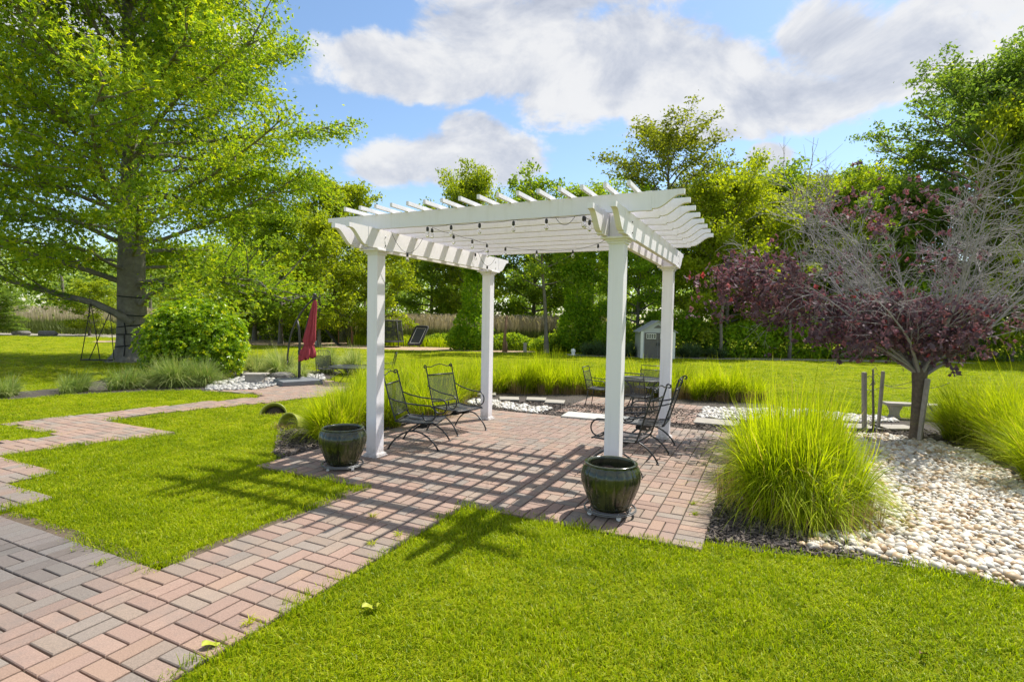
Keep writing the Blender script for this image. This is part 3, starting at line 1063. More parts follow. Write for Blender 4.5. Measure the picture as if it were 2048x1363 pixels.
def poly_units(poly, skip=None, grow=0.0):
    P = np.array(poly)
    out = []
    for u, v, o in rect_units(math.floor((P[:, 0].min() - GU) / MOD) * MOD + GU, P[:, 0].max() + MOD, math.floor((P[:, 1].min() - GV) / MOD) * MOD + GV, P[:, 1].max() + MOD):
        out.append((u, v, o))
    q = np.array([(a, b) for a, b, _ in out])
    k = inpoly(q, poly)
    for dx, dy in ((grow, 0), (-grow, 0), (0, grow), (0, -grow)):
        if grow:
            k |= inpoly(q + np.array([dx, dy]), poly)
    if skip is not None:
        k &= ~inpoly(q, skip)
    return [o for o, f in zip(out, k) if f]


P_PATIO = [(-0.825, -0.81), (3.375, -0.81), (3.375, 3.39), (-0.825, 3.39)]
P_PATH = [(0.575, -2.61), (1.575, -2.61), (1.575, -0.81), (0.575, -0.81)]
P_PLAZA = [(-7, -5.4), (1.575, -5.4), (1.575, -2.61), (-1.425, -2.61), (-1.425, -2.21), (-2.225, -2.21), (-2.225, -1.81), (-3.425, -1.81), (-3.45, -1.62),
           (-4.16, -1.5), (-7, -1.9)]
P_WALK2 = [(-3.45, -1.62), (-3.27, -0.93), (-2.92, -0.21), (-3.68, -0.19), (-4.56, -0.18), (-4.59, 0.41), (-4.39, 1.23), (-4.13, 2.02), (-3.9, 2.9), (-3.95, 4.9),
           (-5.8, 5.1), (-5.9, 3.9), (-5.55, 3.1), (-6.3, 2.45), (-5.28, 2.7), (-4.66, 2.46), (-4.95, 1.63), (-5.16, 0.76), (-5.27, 0.1), (-5.47, -0.9), (-4.72, -0.98), (-3.94, -0.94), (-4.16, -1.5)]
P_REAR = [(0.575, 3.79), (2.775, 3.79), (2.775, 5.79), (0.575, 5.79)]
# planting beds
P_BED_R = [(3.375, -0.62), (3.7, -0.64), (4.1, -0.5), (4.5, -0.43), (5.2, -0.48), (6.2, -0.5), (7.4, -0.4), (8.2, 1.5), (8.0, 4.5), (7.2, 6.2), (5.6, 6.35), (4.26, 6.4), (3.5, 7.0),
           (2.4, 7.7), (0.7, 7.4), (-0.7, 6.6), (-1.86, 6.3), (-2.6, 5.6), (-3.4, 5.2), (-3.6, 3.8), (-3.0, 2.6), (-2.2, 1.5), (-2.0, 0.7), (-1.6, 0.1), (-1.15, -0.32), (-0.825, -0.5), (-0.825, 3.39), (3.375, 3.39)]
P_BED_L = [(-12, -4.5), (-7.99, -0.05), (-7.86, 0.36), (-7.85, 0.86), (-7.58, 1.29), (-7.13, 1.93), (-6.57, 2.57), (-6.3, 2.45), (-5.6, 3.1), (-5.85, 5.4), (-6.9, 6.9), (-8.3, 6.4), (-10.3, 4.6), (-9.9, 2.6), (-8.9, 1.2), (-9.0, 0.4), (-12.6, -3.6)]

ground = sheet('lawn', [(-200, -30), (200, -30), (200, 260), (-200, 260)], 0.0, 'lawn', uvspace=False, edge=0.0) if False else None
me = bpy.data.meshes.new('lawn')
me.from_pydata([(-400, -40, 0), (400, -40, 0), (400, 600, 0), (-400, 600, 0)], [], [(0, 1, 2, 3)])
me.materials.append(M['lawn'])
tag(link(bpy.data.objects.new('lawn', me)), 'bright green mown lawn', None, kind='structure')


def plaza_dark(L):
    """weathered grey staining of the older paving by the left lawn corner"""
    a = np.clip((0.75 - L[:, 0]) / 0.7, 0, 1) * np.clip((L[:, 0] + 3.6) / 0.5, 0, 1)
    b = np.exp(-((L[:, 1] + 2.85) / 0.6) ** 2)
    n = vnoise(L, 1.3, 9)
    return np.clip(a * b * (0.5 + 0.9 * n), 0, 0.85)


def patio_dark(L):
    return np.clip((vnoise(L, 1.1, 4) - 0.62) * 0.8, 0, 0.3)


def make_paving(name, label, polys, units, z, dark, field, limit=300, clip=None):
    pts = polys
    s = sheet(name, pts[0], z - 0.016, 'joint', edge=0.0)
    tag(s, label, None, kind='structure')
    for p in pts[1:]:
        s2 = sheet('joint_bed', p, z - 0.0155, 'joint', parent=s, edge=0.0)
    _, L, xy, zz, ang, tl, col, parts, rest = paving(name, None, units, z, -A, dark, limit)
    seen = on_screen(xy, 0.25)
    if clip is not None:
        seen &= inpoly(L[:, :2], clip)
        parts = parts[seen[parts]]
    rest = rest[seen[rest]]
    lay(s, xy, zz, ang, tl, col, parts, rest, field)
    return s


make_paving('brick_patio', 'pink and tan brick patio under the white pergola', [P_PATIO],
            rect_units(-0.825, 3.375, -0.81, 3.39, 'LRFB'), 0.022, patio_dark, 'brick_field')
make_paving('brick_path', 'basket weave brick path leading to the pergola patio', [P_PATH, P_PLAZA],
            rect_units(0.575, 1.575, -2.61, -0.81, 'LR') + rect_units(0.575, 1.575, -4.61, -2.61, 'R') + rect_units(-1.425, 0.575, -4.61, -2.61, 'B') + rect_units(-7.025, -1.425, -4.41, -2.61) +
            rect_units(-7.025, -1.425, -2.61, -2.21, 'B') + rect_units(-7.025, -2.225, -2.21, -1.81, 'B') + rect_units(-4.825, -3.425, -1.81, -1.61, 'B'), 0.020, plaza_dark, 'brick_field')
make_paving('garden_walk', 'narrow brick walk running past the lawns to the red umbrella', [P_WALK2], poly_units([(a * 1.0, b) for a, b in P_WALK2], grow=0.12), 0.018, None, 'brick_field', clip=P_WALK2)
make_paving('rear_patio', 'small brick patio with the metal table behind the pergola', [P_REAR], rect_units(0.575, 2.775, 3.79, 5.79, 'LRFB'), 0.020, None, 'brick_field')

# mulch beds
tag(sheet('mulch_bed', P_BED_R, 0.0045, 'mulch'), 'dark mulch bed around the pergola patio', None, kind='structure')
tag(sheet('mulch_bed', P_BED_L, 0.0045, 'mulch'), 'dark mulch strip under the pin oak', None, kind='structure')
P_TAN = [(-22, 28.0), (-10.6, 27.4), (-6.3, 25.8), (-1.7, 25.6), (0.2, 25.0), (1.2, 26.3), (-3, 31.5), (-8, 33.5), (-22, 35)]
tag(sheet('wood_chip_bed', P_TAN, 0.0045, 'tanmulch', uvspace=False, edge=0.25), 'tan wood chip play area at the far edge of the lawn', None, kind='structure')
tag(sheet('gravel_strip', [(-45, 34.0), (-22, 33.5), (-17.5, 36), (-17, 39), (-45, 38)], 0.005, 'grit', uvspace=False, edge=0.2), 'pale gravel strip along the reeds', None, kind='structure')
tag(sheet('gravel_strip', [(2.5, 23.6), (9, 22.9), (20, 23.2), (20, 24.2), (8, 24.6), (2.5, 25)], 0.005, 'grit', uvspace=False, edge=0.15), 'pale gravel edging by the shed', None, kind='structure')


def chips(parent, poly, step, n_keep):
    P = Wn(scatter_in(poly, step))
    P = P[on_screen(P, 0.0)]
    d = np.hypot(P[:, 0], P[:, 1])
    P = P[np.argsort(d)[:n_keep]]
    n = len(P)
    L = 0.02 + 0.045 * rng.random(n)
    w = L * (0.12 + 0.2 * rng.random(n))
    a = rng.random(n) * 6.28
    dx = np.stack([np.cos(a), np.sin(a), rng.normal(0, 0.35, n)], -1) * L[:, None] / 2
    dy = np.stack([-np.sin(a), np.cos(a), rng.normal(0, 0.5, n)], -1) * w[:, None] / 2
    c = np.concatenate([P, (0.012 + 0.015 * rng.random(n))[:, None]], 1)
    dz = np.array([0, 0, 0.004])
    q = np.stack([c - dx - dy, c + dx - dy, c + dx + dy, c - dx + dy], 1)
    V = np.concatenate([q, q + dz], 1).reshape(-1, 3)
    f = np.array([(4, 5, 6, 7), (0, 1, 5, 4), (1, 2, 6, 5), (2, 3, 7, 6), (3, 0, 4, 7)])
    F = (f[None] + (np.arange(n) * 8)[:, None, None]).reshape(-1, 4)
    base = np.array([(0.075, 0.058, 0.048), (0.11, 0.09, 0.075), (0.05, 0.042, 0.038), (0.17, 0.135, 0.105)])
    col = base[rng.integers(0, 4, n)] * (0.8 + 0.5 * rng.random((n, 1)))
    o = link(bpy.data.objects.new('wood_chips', npmesh('wood_chips', V, F, 'chip', face_col=np.repeat(col, 5, 0))), parent)
    o['kind'] = 'stuff'


mb_r = [o for o in scene.objects if o.name == 'mulch_bed'][0]
chips(mb_r, [(3.38, -0.6), (4.3, -0.5), (4.6, 0.5), (4.4, 3.5), (3.38, 3.3)], 0.022, 5200)
chips(mb_r, [(-2.1, 0.6), (-1.15, -0.32), (-0.83, -0.5), (-0.83, 3.3), (-2.0, 2.0)], 0.024, 3200)
chips(mb_r, [(-1.5, 3.4), (4.0, 3.42), (6.2, 4.2), (6.2, 5.6), (3.3, 6.2), (1, 7), (-1.5, 6)], 0.04, 7000)

# pebble beds
TANP = np.array([(0.50, 0.43, 0.33), (0.56, 0.515, 0.43), (0.43, 0.31, 0.18), (0.47, 0.415, 0.335), (0.60, 0.565, 0.50), (0.37, 0.255, 0.145), (0.40, 0.36, 0.305), (0.51, 0.415, 0.285), (0.57, 0.535, 0.46)])
WHTP = np.array([(0.52, 0.50, 0.46), (0.46, 0.44, 0.40), (0.40, 0.36, 0.30), (0.57, 0.555, 0.52)])
GRYP = np.array([(0.31, 0.305, 0.29), (0.37, 0.36, 0.34), (0.25, 0.245, 0.24), (0.43, 0.41, 0.38)])
P_GRAV = [(3.95, -0.45), (4.12, -0.42), (4.35, -0.37), (4.6, -0.41), (4.9, -0.44), (5.3, -0.47), (6.6, -0.48), (7.2, 0.6), (6.35, 1.9), (6.0, 2.6), (6.0, 3.6), (5.75, 4.25), (5.2, 4.45), (4.6, 4.2), (4.3, 3.0), (4.25, 1.0), (4.2, 0.0)]
gb = tag(sheet('pebble_bed', P_GRAV, 0.010, 'grit'), 'tan and white river pebble bed right of the pergola', None, kind='structure')
pebbles(gb, Wn(scatter_in(P_GRAV, 0.036)), 0.027, TANP, 0.012, 300, 'pebble_field')
P_WB = [(2.72, 4.45), (3.3, 4.5), (4.2, 5.0), (5.0, 5.35), (5.62, 5.75), (5.55, 6.1), (4.26, 6.25), (3.3, 5.8), (2.72, 5.5)]
wb = tag(sheet('pebble_bed', P_WB, 0.010, 'grit'), 'white pebble band curving behind the tall right grass clump', None, kind='structure')
pebbles(wb, Wn(scatter_in(P_WB, 0.046)), 0.032, WHTP, 0.012, 120, 'pebble_field')
P_WL = [(-1.1, 3.75), (-0.6, 3.72), (0.05, 3.5), (0.4, 3.45), (0.44, 3.95), (0.36, 4.12), (-0.2, 4.1), (-0.7, 4.3), (-1.2, 4.3)]
wl = tag(sheet('pebble_bed', P_WL, 0.010, 'grit'), 'white pebble band between mulch and stepping stones behind the left rear post', None, kind='structure')
pebbles(wl, Wn(scatter_in(P_WL, 0.046)), 0.032, WHTP, 0.012, 120, 'pebble_field')
P_UB = [(-6.66, 2.75), (-6.3, 2.5), (-5.62, 3.1), (-5.8, 3.8), (-5.75, 5.1), (-6.6, 5.9), (-7.7, 5.0), (-7.6, 4.2), (-7.1, 3.3)]
ub = tag(sheet('pebble_bed', P_UB, 0.010, 'grit'), 'grey white pebble bed beside the umbrella base', None, kind='structure')
pebbles(ub, Wn(scatter_in(P_UB, 0.062)), 0.043, GRYP, 0.012, 120, 'pebble_field')


def flag(uvs, z, label, th=0.03, mat='stone'):
    xy = Wn(np.array(uvs))
    c = xy.mean(0)
    b = MB()
    b.prism([(p[0] - c[0], p[1] - c[1]) for p in xy], 0.0, th, 'z')
    o = b.build('stepping_stone', mat, bevel=0.006)
    o.location = (c[0], c[1], z)
    return tag(o, label, 'stepping stone', 'flat stones set in the mulch')


def quad(u, v, a, b, r=0.0):
    c, s = math.cos(r), math.sin(r)
    return [(u + x * c - y * s, v + x * s + y * c) for x, y in ((-a, -b * 0.9), (a * 0.92, -b), (a, b * 0.85), (-a * 0.95, b))]


flag(quad(-0.66, 4.62, 0.19, 0.20, 0.5), 0.014, 'grey flagstone nearest the left rear post, farthest left of three in the mulch')
flag(quad(-0.20, 4.84, 0.19, 0.19, 0.4), 0.014, 'middle grey flagstone of the three in the mulch behind the pergola')
flag(quad(0.22, 4.72, 0.18, 0.20, 0.3), 0.014, 'grey flagstone in the mulch touching the rear patio corner')
flag(quad(-1.35, 4.95, 0.22, 0.2, 0.5), 0.014, 'half hidden flagstone at the foot of the left grass bank')
flag(quad(3.05, 4.1, 0.32, 0.24, 0.05), 0.014, 'pale flagstone by the right rear post beside white pebbles')
flag(quad(4.95, 4.85, 0.34, 0.20, 0.45), 0.014, 'grey stone slab behind the two wooden stakes')
flag(quad(5.4, 5.05, 0.30, 0.18, 0.5), 0.014, 'grey stone slab in front of the concrete bench')
flag(quad(4.45, 4.6, 0.30, 0.18, 0.4), 0.014, 'grey stone slab half behind the tall right grass clump')
sl = flag([(0.86, 3.30), (2.02, 3.36), (1.98, 3.78), (1.45, 3.80), (0.82, 3.76)], 0.014, 'whitish rough stone step between the two brick patios', 0.035, 'slab')
sl.name = 'stone_step'

# ---------------------------------------------------------------- lawn blades
HID = bpy.data.collections.new('blade_tufts')


def tuft(n, r, h):
    ang = rng.random(n) * 6.28
    rr = r * np.sqrt(rng.random(n))
    base = np.stack([rr * np.cos(ang), rr * np.sin(ang), np.full(n, -0.003)], -1)
    a2 = rng.random(n) * 6.28
    out = np.stack([np.cos(a2), np.sin(a2)], -1) * (h * (0.15 + 0.75 * rng.random(n)))[:, None]
    hh = h * (0.55 + 0.6 * rng.random(n))
    tint = np.clip(0.44 + rng.normal(0, 0.20, n), 0.05, 0.92)
    tint[rng.random(n) < 0.05] = 1.0
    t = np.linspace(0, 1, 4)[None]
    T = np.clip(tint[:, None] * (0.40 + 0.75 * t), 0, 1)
    return blades(base, hh, out, np.zeros((n, 2)), 0.0038 + 0.0020 * rng.random(n), 3, 0.25 + 0.35 * rng.random(n), T)


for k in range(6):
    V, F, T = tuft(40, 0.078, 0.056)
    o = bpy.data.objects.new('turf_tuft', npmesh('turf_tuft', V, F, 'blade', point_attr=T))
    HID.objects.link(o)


def gn_scatter(name, P, rot, scl, coll):
    n = len(P)
    me = bpy.data.meshes.new(name)
    me.vertices.add(n)
    me.vertices.foreach_set('co', np.asarray(P, np.float32).ravel())
    me.update()
    a = me.attributes.new('rot', 'FLOAT_VECTOR', 'POINT')
    a.data.foreach_set('vector', np.asarray(rot, np.float32).ravel())
    a = me.attributes.new('scl', 'FLOAT_VECTOR', 'POINT')
    a.data.foreach_set('vector', np.asarray(scl, np.float32).ravel())
    a = me.attributes.new('pick', 'INT', 'POINT')
    a.data.foreach_set('value', rng.integers(0, len(coll.objects), n).astype(np.int32))
    o = link(bpy.data.objects.new(name, me))
    ng = bpy.data.node_groups.new(name + '_scatter', 'GeometryNodeTree')
    ng.interface.new_socket('Geometry', in_out='INPUT', socket_type='NodeSocketGeometry')
    ng.interface.new_socket('Geometry', in_out='OUTPUT', socket_type='NodeSocketGeometry')
    N = ng.nodes
    gi, go = N.new('NodeGroupInput'), N.new('NodeGroupOutput')
    ci = N.new('GeometryNodeCollectionInfo')
    ci.inputs['Collection'].default_value = coll
    ci.inputs['Separate Children'].default_value = True
    ci.inputs['Reset Children'].default_value = True
    iop = N.new('GeometryNodeInstanceOnPoints')
    iop.inputs['Pick Instance'].default_value = True

    def na(nm, dt):
        q = N.new('GeometryNodeInputNamedAttribute')
        q.data_type = dt
        q.inputs['Name'].default_value = nm
        return next(s for s in q.outputs if s.enabled and s.name == 'Attribute')
    er = N.new('FunctionNodeEulerToRotation')
    ng.links.new(na('rot', 'FLOAT_VECTOR'), er.inputs[0])
    ng.links.new(gi.outputs[0], iop.inputs['Points'])
    ng.links.new(ci.outputs[0], iop.inputs['Instance'])
    ng.links.new(na('pick', 'INT'), iop.inputs['Instance Index'])
    ng.links.new(er.outputs[0], iop.inputs['Rotation'])
    ng.links.new(na('scl', 'FLOAT_VECTOR'), iop.inputs['Scale'])
    ng.links.new(iop.outputs[0], go.inputs[0])
    md = o.modifiers.new('scatter', 'NODES')
    md.node_group = ng
    return o


def shrink(poly, d):
    P = np.array(poly)
    c = P.mean(0)
    r = np.hypot(*(P - c).T)[:, None]
    return (c + (P - c) * (1 - d / r)).tolist()


EXCL = [P_PATIO, P_PATH, P_PLAZA, P_WALK2, P_REAR, P_BED_R, P_BED_L]


def lawn_points(y0, y1, step):
    xs = np.arange(-y1 * 1.02 - 0.4, y1 * 1.02 + 0.4, step)
    ys = np.arange(y0, y1, step)
    gx, gy = np.meshgrid(xs, ys)
    P = np.stack([gx.ravel(), gy.ravel()], -1)
    P += (rng.random(P.shape) - 0.5) * step * 0.95
    P = P[on_screen(P, 0.04)]
    q = UV(P)
    jig = (rng.random(q.shape) - 0.5) * 0.075
    bad = np.zeros(len(P), bool)
    for e in EXCL:
        bad |= inpoly(q + jig, e)
    bad |= inpoly(P, P_TAN)
    return P[~bad]


PTS, SC = [], []
for y0, y1, st, s in ((1.7, 4.2, 0.060, 1.0), (4.2, 7.0, 0.075, 1.08), (7.0, 12.0, 0.125, 1.35), (12.0, 20.0, 0.26, 1.9), (20.0, 34.0, 0.48, 2.6)):
    p = lawn_points(y0, y1, st)
    PTS.append(p)
    hf = 0.45 + 0.55 * vnoise(p, 1.7, 3) + 0.45 * vnoise(p, 6.0, 6) + 0.35 * (rng.random(len(p)) - 0.5)
    sc = np.full(len(p), s)
    SC.append(np.stack([sc, sc, hf * (1.0 if s < 1.2 else (1.0 if s < 1.5 else 1.15))], -1))
PTS, SC = np.concatenate(PTS), np.concatenate(SC)
# longer uncut blades along the paving
uvq = UV(PTS)
nearp = np.zeros(len(PTS), bool)
for e in (P_PATIO, P_PATH, P_PLAZA, P_WALK2, P_BED_R):
    for dx, dy in ((0.07, 0), (-0.07, 0), (0, 0.07), (0, -0.07)):
        nearp |= inpoly(uvq + np.array([dx, dy]), e)
SC[nearp, 2] *= 1.25 + 0.55 * rng.random(int(nearp.sum()))
# thin bare patches of soil where the turf has worn away along the paving edge
uvq = UV(PTS)
edge = np.minimum(np.abs(uvq[:, 1] + 2.61) + 10 * (uvq[:, 0] > 0.6), np.abs(uvq[:, 0] - 0.575) + 10 * (uvq[:, 1] > -0.9) + 10 * (uvq[:, 1] < -2.7))
worn = (edge < 0.09) & (vnoise(uvq, 2.2, 8) > 0.42) & (uvq[:, 0] < 0.62)
PTS, SC = PTS[~worn], SC[~worn]
print('lawn tufts', len(PTS))
n = len(PTS)
P3 = np.concatenate([PTS, np.full((n, 1), 0.0)], 1)
ROT = np.stack([rng.normal(0, 0.08, n), rng.normal(0, 0.08, n), rng.random(n) * 6.28], -1)
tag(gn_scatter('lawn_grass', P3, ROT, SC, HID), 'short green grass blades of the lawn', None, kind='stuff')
for pol in ([(-1.35, -2.62), (0.56, -2.62), (0.56, -2.5), (-1.35, -2.5)], [(0.46, -2.6), (0.585, -2.6), (0.585, -0.8), (0.46, -0.8)]):
    tag(sheet('soil_edge', pol, 0.0035, 'earth', edge=0.03), 'bare soil edge between lawn and brick path', None, kind='structure')

# ================================================================ PERGOLA
perg = thing('pergola', 'white vinyl pergola with scalloped rafter tails over the brick patio', 'pergola', (OX, OY, 0.022), -A)
PW = 0.132                       # post width
PU = (-PW, 2.604 - PW)           # post left faces (u); right faces at 0 and 2.604
PV = (0.0, 2.53)
for iu, u0 in enumerate(PU):
    for iv, v0 in enumerate(PV):
        cu, cv = u0 + PW / 2, v0 + PW / 2
        b = MB()
        b.box((cu, cv, 1.09), (PW, PW, 2.16))
        b.box((cu, cv, 2.285), (PW - 0.002, PW * 0.995, 0.23))
        p = b.build('post', 'white', perg, bevel=0.006)
        b = MB()
        for s, z0, z1 in ((0.058, 0.0, 0.012), (0.040, 0.012, 0.030), (0.018, 0.030, 0.040)):
            b.box((cu, cv, (z0 + z1) / 2), (PW + s, PW + s, z1 - z0 + 0.0005))
        b.build('base_trim', 'white', p, bevel=0.003)
        b = MB()
        for s, z0, z1 in ((0.022, 2.145, 2.165), (0.052, 2.165, 2.182), (0.115, 2.182, 2.200)):
            b.box((cu, cv, (z0 + z1) / 2), (PW + s, PW + s, z1 - z0 + 0.0005))
        b.build('cap_trim', 'white', p, bevel=0.003)


def tail_profile(x0, x1, zb, zt, cut=0.26, tip=0.042, lip=0.012):
    """side outline of a member along x with S-curved ends"""
    h = zt - zb

    def end():
        q = [(0.0, zt), (0.0, zt - tip)]
        for i in range(1, 15):
            t = i / 14
            s = t * t * (3 - 2 * t)
            q.append((0.012 + (cut - 0.04) * (0.08 + 0.92 * t), zt - tip - (h - tip - lip) * s))
        q += [(cut, zb + lip), (cut, zb)]
        return q
    e = end()
    right = [(x1 - a, z) for a, z in e]
    left = [(x0 + a, z) for a, z in e][::-1]
    return right + left


def member(name, axis, x0, x1, c, th, zb, zt, cut, parent):
    b = MB()
    pr = tail_profile(x0, x1, zb, zt, cut)
    b.prism(pr, c - th / 2, c + th / 2, 'y' if axis == 'u' else 'x')
    # sleeve rib where the end cap slides on
    for x in (x0 + cut + 0.03, x1 - cut - 0.03):
        if axis == 'u':
            b.box((x, c, (zb + zt) / 2), (0.05, th + 0.006, zt - zb + 0.006))
        else:
            b.box((c, x, (zb + zt) / 2), (th + 0.006, 0.05, zt - zb + 0.006))
    return b.build(name, 'white', parent)


BZ0, BZ1 = 2.203, 2.400
for u0 in PU:
    for c in (u0 - 0.024, u0 + PW + 0.024):
        member('beam', 'v', -0.47, 3.03, c, 0.046, BZ0, BZ1, 0.27, perg)
RV = [-0.075 + 0.022, 0.275, 0.620, 0.958, 1.293, 1.615, 1.945, 2.275, 2.60]
for k, v in enumerate(RV[:8]):
    member('rafter', 'u', -0.62, 3.09, v + 0.01, 0.04, BZ1 - 0.006, 2.545, 0.25, perg)
for k in range(16):
    u = -0.165 + k * 0.1905
    b = MB()
    b.box((u + 0.015, 1.17, 2.5645), (0.026, 2.96, 0.036))
    b.box((u + 0.015, -0.315, 2.5645), (0.029, 0.006, 0.039))
    b.build('purlin', 'white', perg)
# bolt heads on the beams at the posts
for u0 in PU:
    for v0 in PV:
        for c in (u0 + PW + 0.048,):
            for z in (2.24, 2.33):
                b = MB()
                b.tube([(c, v0 + 0.07, z), (c + 0.006, v0 + 0.07, z)], 0.006, 6)
                b.build('bolt', 'iron', perg)

# string lights
sl = thing('string_lights', 'black cable string lights with clear bulbs hung under the pergola rafters', 'string lights', (OX, OY, 0.022), -A)
runs = [[(0.68, -0.08), (0.95, -0.08), (1.26, -0.08), (1.61, -0.08), (1.93, -0.08), (2.27, -0.08)], [(2.27, -0.05), (2.26, 0.12), (2.27, 0.38), (2.28, 0.9), (1.9, 1.6), (1.45, 2.01), (1.0, 1.9), (0.75, 1.5)],
        [(0.68, 0.0), (0.67, 0.42), (0.68, 0.80), (0.68, 1.15), (0.45, 1.6), (0.1, 1.9)]]
bulbs = []
for run in runs:
    pts = []
    for i in range(len(run) - 1):
        a, b2 = np.array(run[i]), np.array(run[i + 1])
        for t in np.linspace(0, 1, 8, endpoint=False):
            q = a + (b2 - a) * t
            pts.append((q[0], q[1], 2.386 - 0.010 * math.sin(math.pi * t)))
        bulbs.append((a[0], a[1], 2.38))
    pts.append((run[-1][0], run[-1][1], 2.385))
    bulbs.append((run[-1][0], run[-1][1], 2.38))
    MB().tube(pts, 0.0024, 5).build('cable', 'weld', sl, smooth=True)
# two loops that hang lower on the left beam and one on the front rafter
for (ua, va, ub, vb, za, dz) in ((0.05, 0.12, 0.11, 0.62, 2.40, 0.20), (0.06, 2.0, 0.10, 2.45, 2.40, 0.16), (1.98, -0.07, 2.16, -0.07, 2.385, 0.07)):
    pts = []
    for t in np.linspace(0, 1, 14):
        pts.append((ua + (ub - ua) * t + 0.03, va + (vb - va) * t, za - dz * (1 - (2 * t - 1) ** 2)))
    MB().tube(pts, 0.0024, 5).build('cable', 'weld', sl, smooth=True)
    if dz > 0.1:
        bulbs.append(((ua + ub) / 2 + 0.03, (va + vb) / 2, za - dz))
bs, bg = None, None
for i, (x, y, z) in enumerate(bulbs):
    if bs is None:
        bs = MB().lathe([(0.004, 0.0), (0.012, -0.004), (0.0155, -0.02), (0.0155, -0.045), (0.012, -0.05)], 10, cap=(True, True)).mesh('socket', 'weld', True)
        bg = MB().lathe([(0.011, -0.050), (0.013, -0.060), (0.020, -0.080), (0.022, -0.095), (0.017, -0.112), (0.006, -0.120)], 12, cap=(False, True)).mesh('bulb', 'glass', True)
    o = link(bpy.data.objects.new('socket', bs), sl)
    o.location = (x, y, z)
    o.scale = (0.85, 0.85, 0.85)
    o2 = link(bpy.data.objects.new('bulb', bg), sl)
    o2.location = (x, y, z)
    o2.scale = (0.85, 0.85, 0.85)

# ================================================================ GLAZED POTS
def pot(label, uv, rz):
    x, y = W(*uv)
    t = thing('planter_pot', label, 'planter', (x, y, 0.022), rz, 'green glazed pots at the patio front')
    prof = [(0.135, 0.052), (0.150, 0.056), (0.168, 0.10), (0.193, 0.16), (0.216, 0.22), (0.229, 0.27), (0.231, 0.315), (0.222, 0.35), (0.208, 0.375), (0.197, 0.388), (0.203, 0.396),
            (0.201, 0.402), (0.188, 0.404), (0.178, 0.400), (0.174, 0.385), (0.185, 0.35), (0.190, 0.30), (0.185, 0.285)]

    def lob(a, i):
        if 1 < i < 9:
            w = 1.0 - 0.045 * (1 - abs(math.sin(a * 9))) ** 4
            return w
        return 1.0
    b = MB()
    b.lathe(prof, 160, mod=lob)
    b.build('body', 'glaze', t, smooth=True)
    b = MB()
    vs, fs = [(0, 0, 0.318)], []
    n = 28
    for r in (0.06, 0.12, 0.186):
        for k in range(n):
            a = 2 * math.pi * k / n
            vs.append((r * math.cos(a), r * math.sin(a), 0.312 + 0.016 * rng.random()))
    for k in range(n):
        fs.append((0, 1 + k, 1 + (k + 1) % n))
        for j in range(2):
            fs.append((1 + j * n + k, 1 + (j + 1) * n + k, 1 + (j + 1) * n + (k + 1) % n, 1 + j * n + (k + 1) % n))
    b.add(vs, fs)
    b.build('soil', 'soil', t, smooth=True)
    st = MB()
    for r, z, w in ((0.195, 0.050, 0.006), (0.200, 0.040, 0.004), (0.150, 0.044, 0.005)):
        st.tube([(r * math.cos(a), r * math.sin(a), z) for a in np.linspace(0, 2 * math.pi, 37)], w, 6)
    for k in range(10):
        a = k * math.pi / 5
        st.tube([(0.0, 0.0, 0.044), (0.2 * math.cos(a), 0.2 * math.sin(a), 0.046)], 0.0035, 5)
    s = st.build('wire_stand', 'stand', t, smooth=True)
    for k in range(4):
        a = k * math.pi / 2 + 0.6
        b = MB()
        b.tube([(0.165 * math.cos(a) - 0.012, 0.165 * math.sin(a), 0.018), (0.165 * math.cos(a) + 0.012, 0.165 * math.sin(a), 0.018)], 0.018, 12)
        b.tube([(0.165 * math.cos(a), 0.165 * math.sin(a), 0.03), (0.165 * math.cos(a), 0.165 * math.sin(a), 0.046)], 0.006, 6)
        b.build('caster', 'whitep', t)
    return t


pot('green glazed ribbed pot beside the left front pergola post', (-0.03, -0.46), 0.3)
pot('green glazed ribbed pot in front of the right front pergola post', (2.655, -0.44), 1.2)

# ================================================================ WROUGHT IRON CHAIRS AND TABLES
def spiral(cx, cz, r0, r1, a0, a1, n=18):
    return [(cx + (r0 + (r1 - r0) * t) * math.cos(a0 + (a1 - a0) * t), cz + (r0 + (r1 - r0) * t) * math.sin(a0 + (a1 - a0) * t)) for t in np.linspace(0, 1, n)]


def panel(name, mat, rows, parent):
    """rows: list of (x, z, half width) -> sheet across y with UVs, slightly dished"""
    m, k = len(rows), 7
    V, UVs = [], []
    for i, (x, z, w) in enumerate(rows):
        for j in range(k):
            y = -w + 2 * w * j / (k - 1)
            V.append((x, y, z - 0.012 * (1 - (2 * j / (k - 1) - 1) ** 2)))
            UVs.append((j / (k - 1), i / (m - 1)))
    I = np.arange(m * k).reshape(m, k)
    F = np.stack([I[:-1, :-1], I[:-1, 1:], I[1:, 1:], I[1:, :-1]], -1).reshape(-1, 4)
    return link(bpy.data.objects.new(name, npmesh(name, V, F, mat, smooth=True, uv=UVs)), parent)


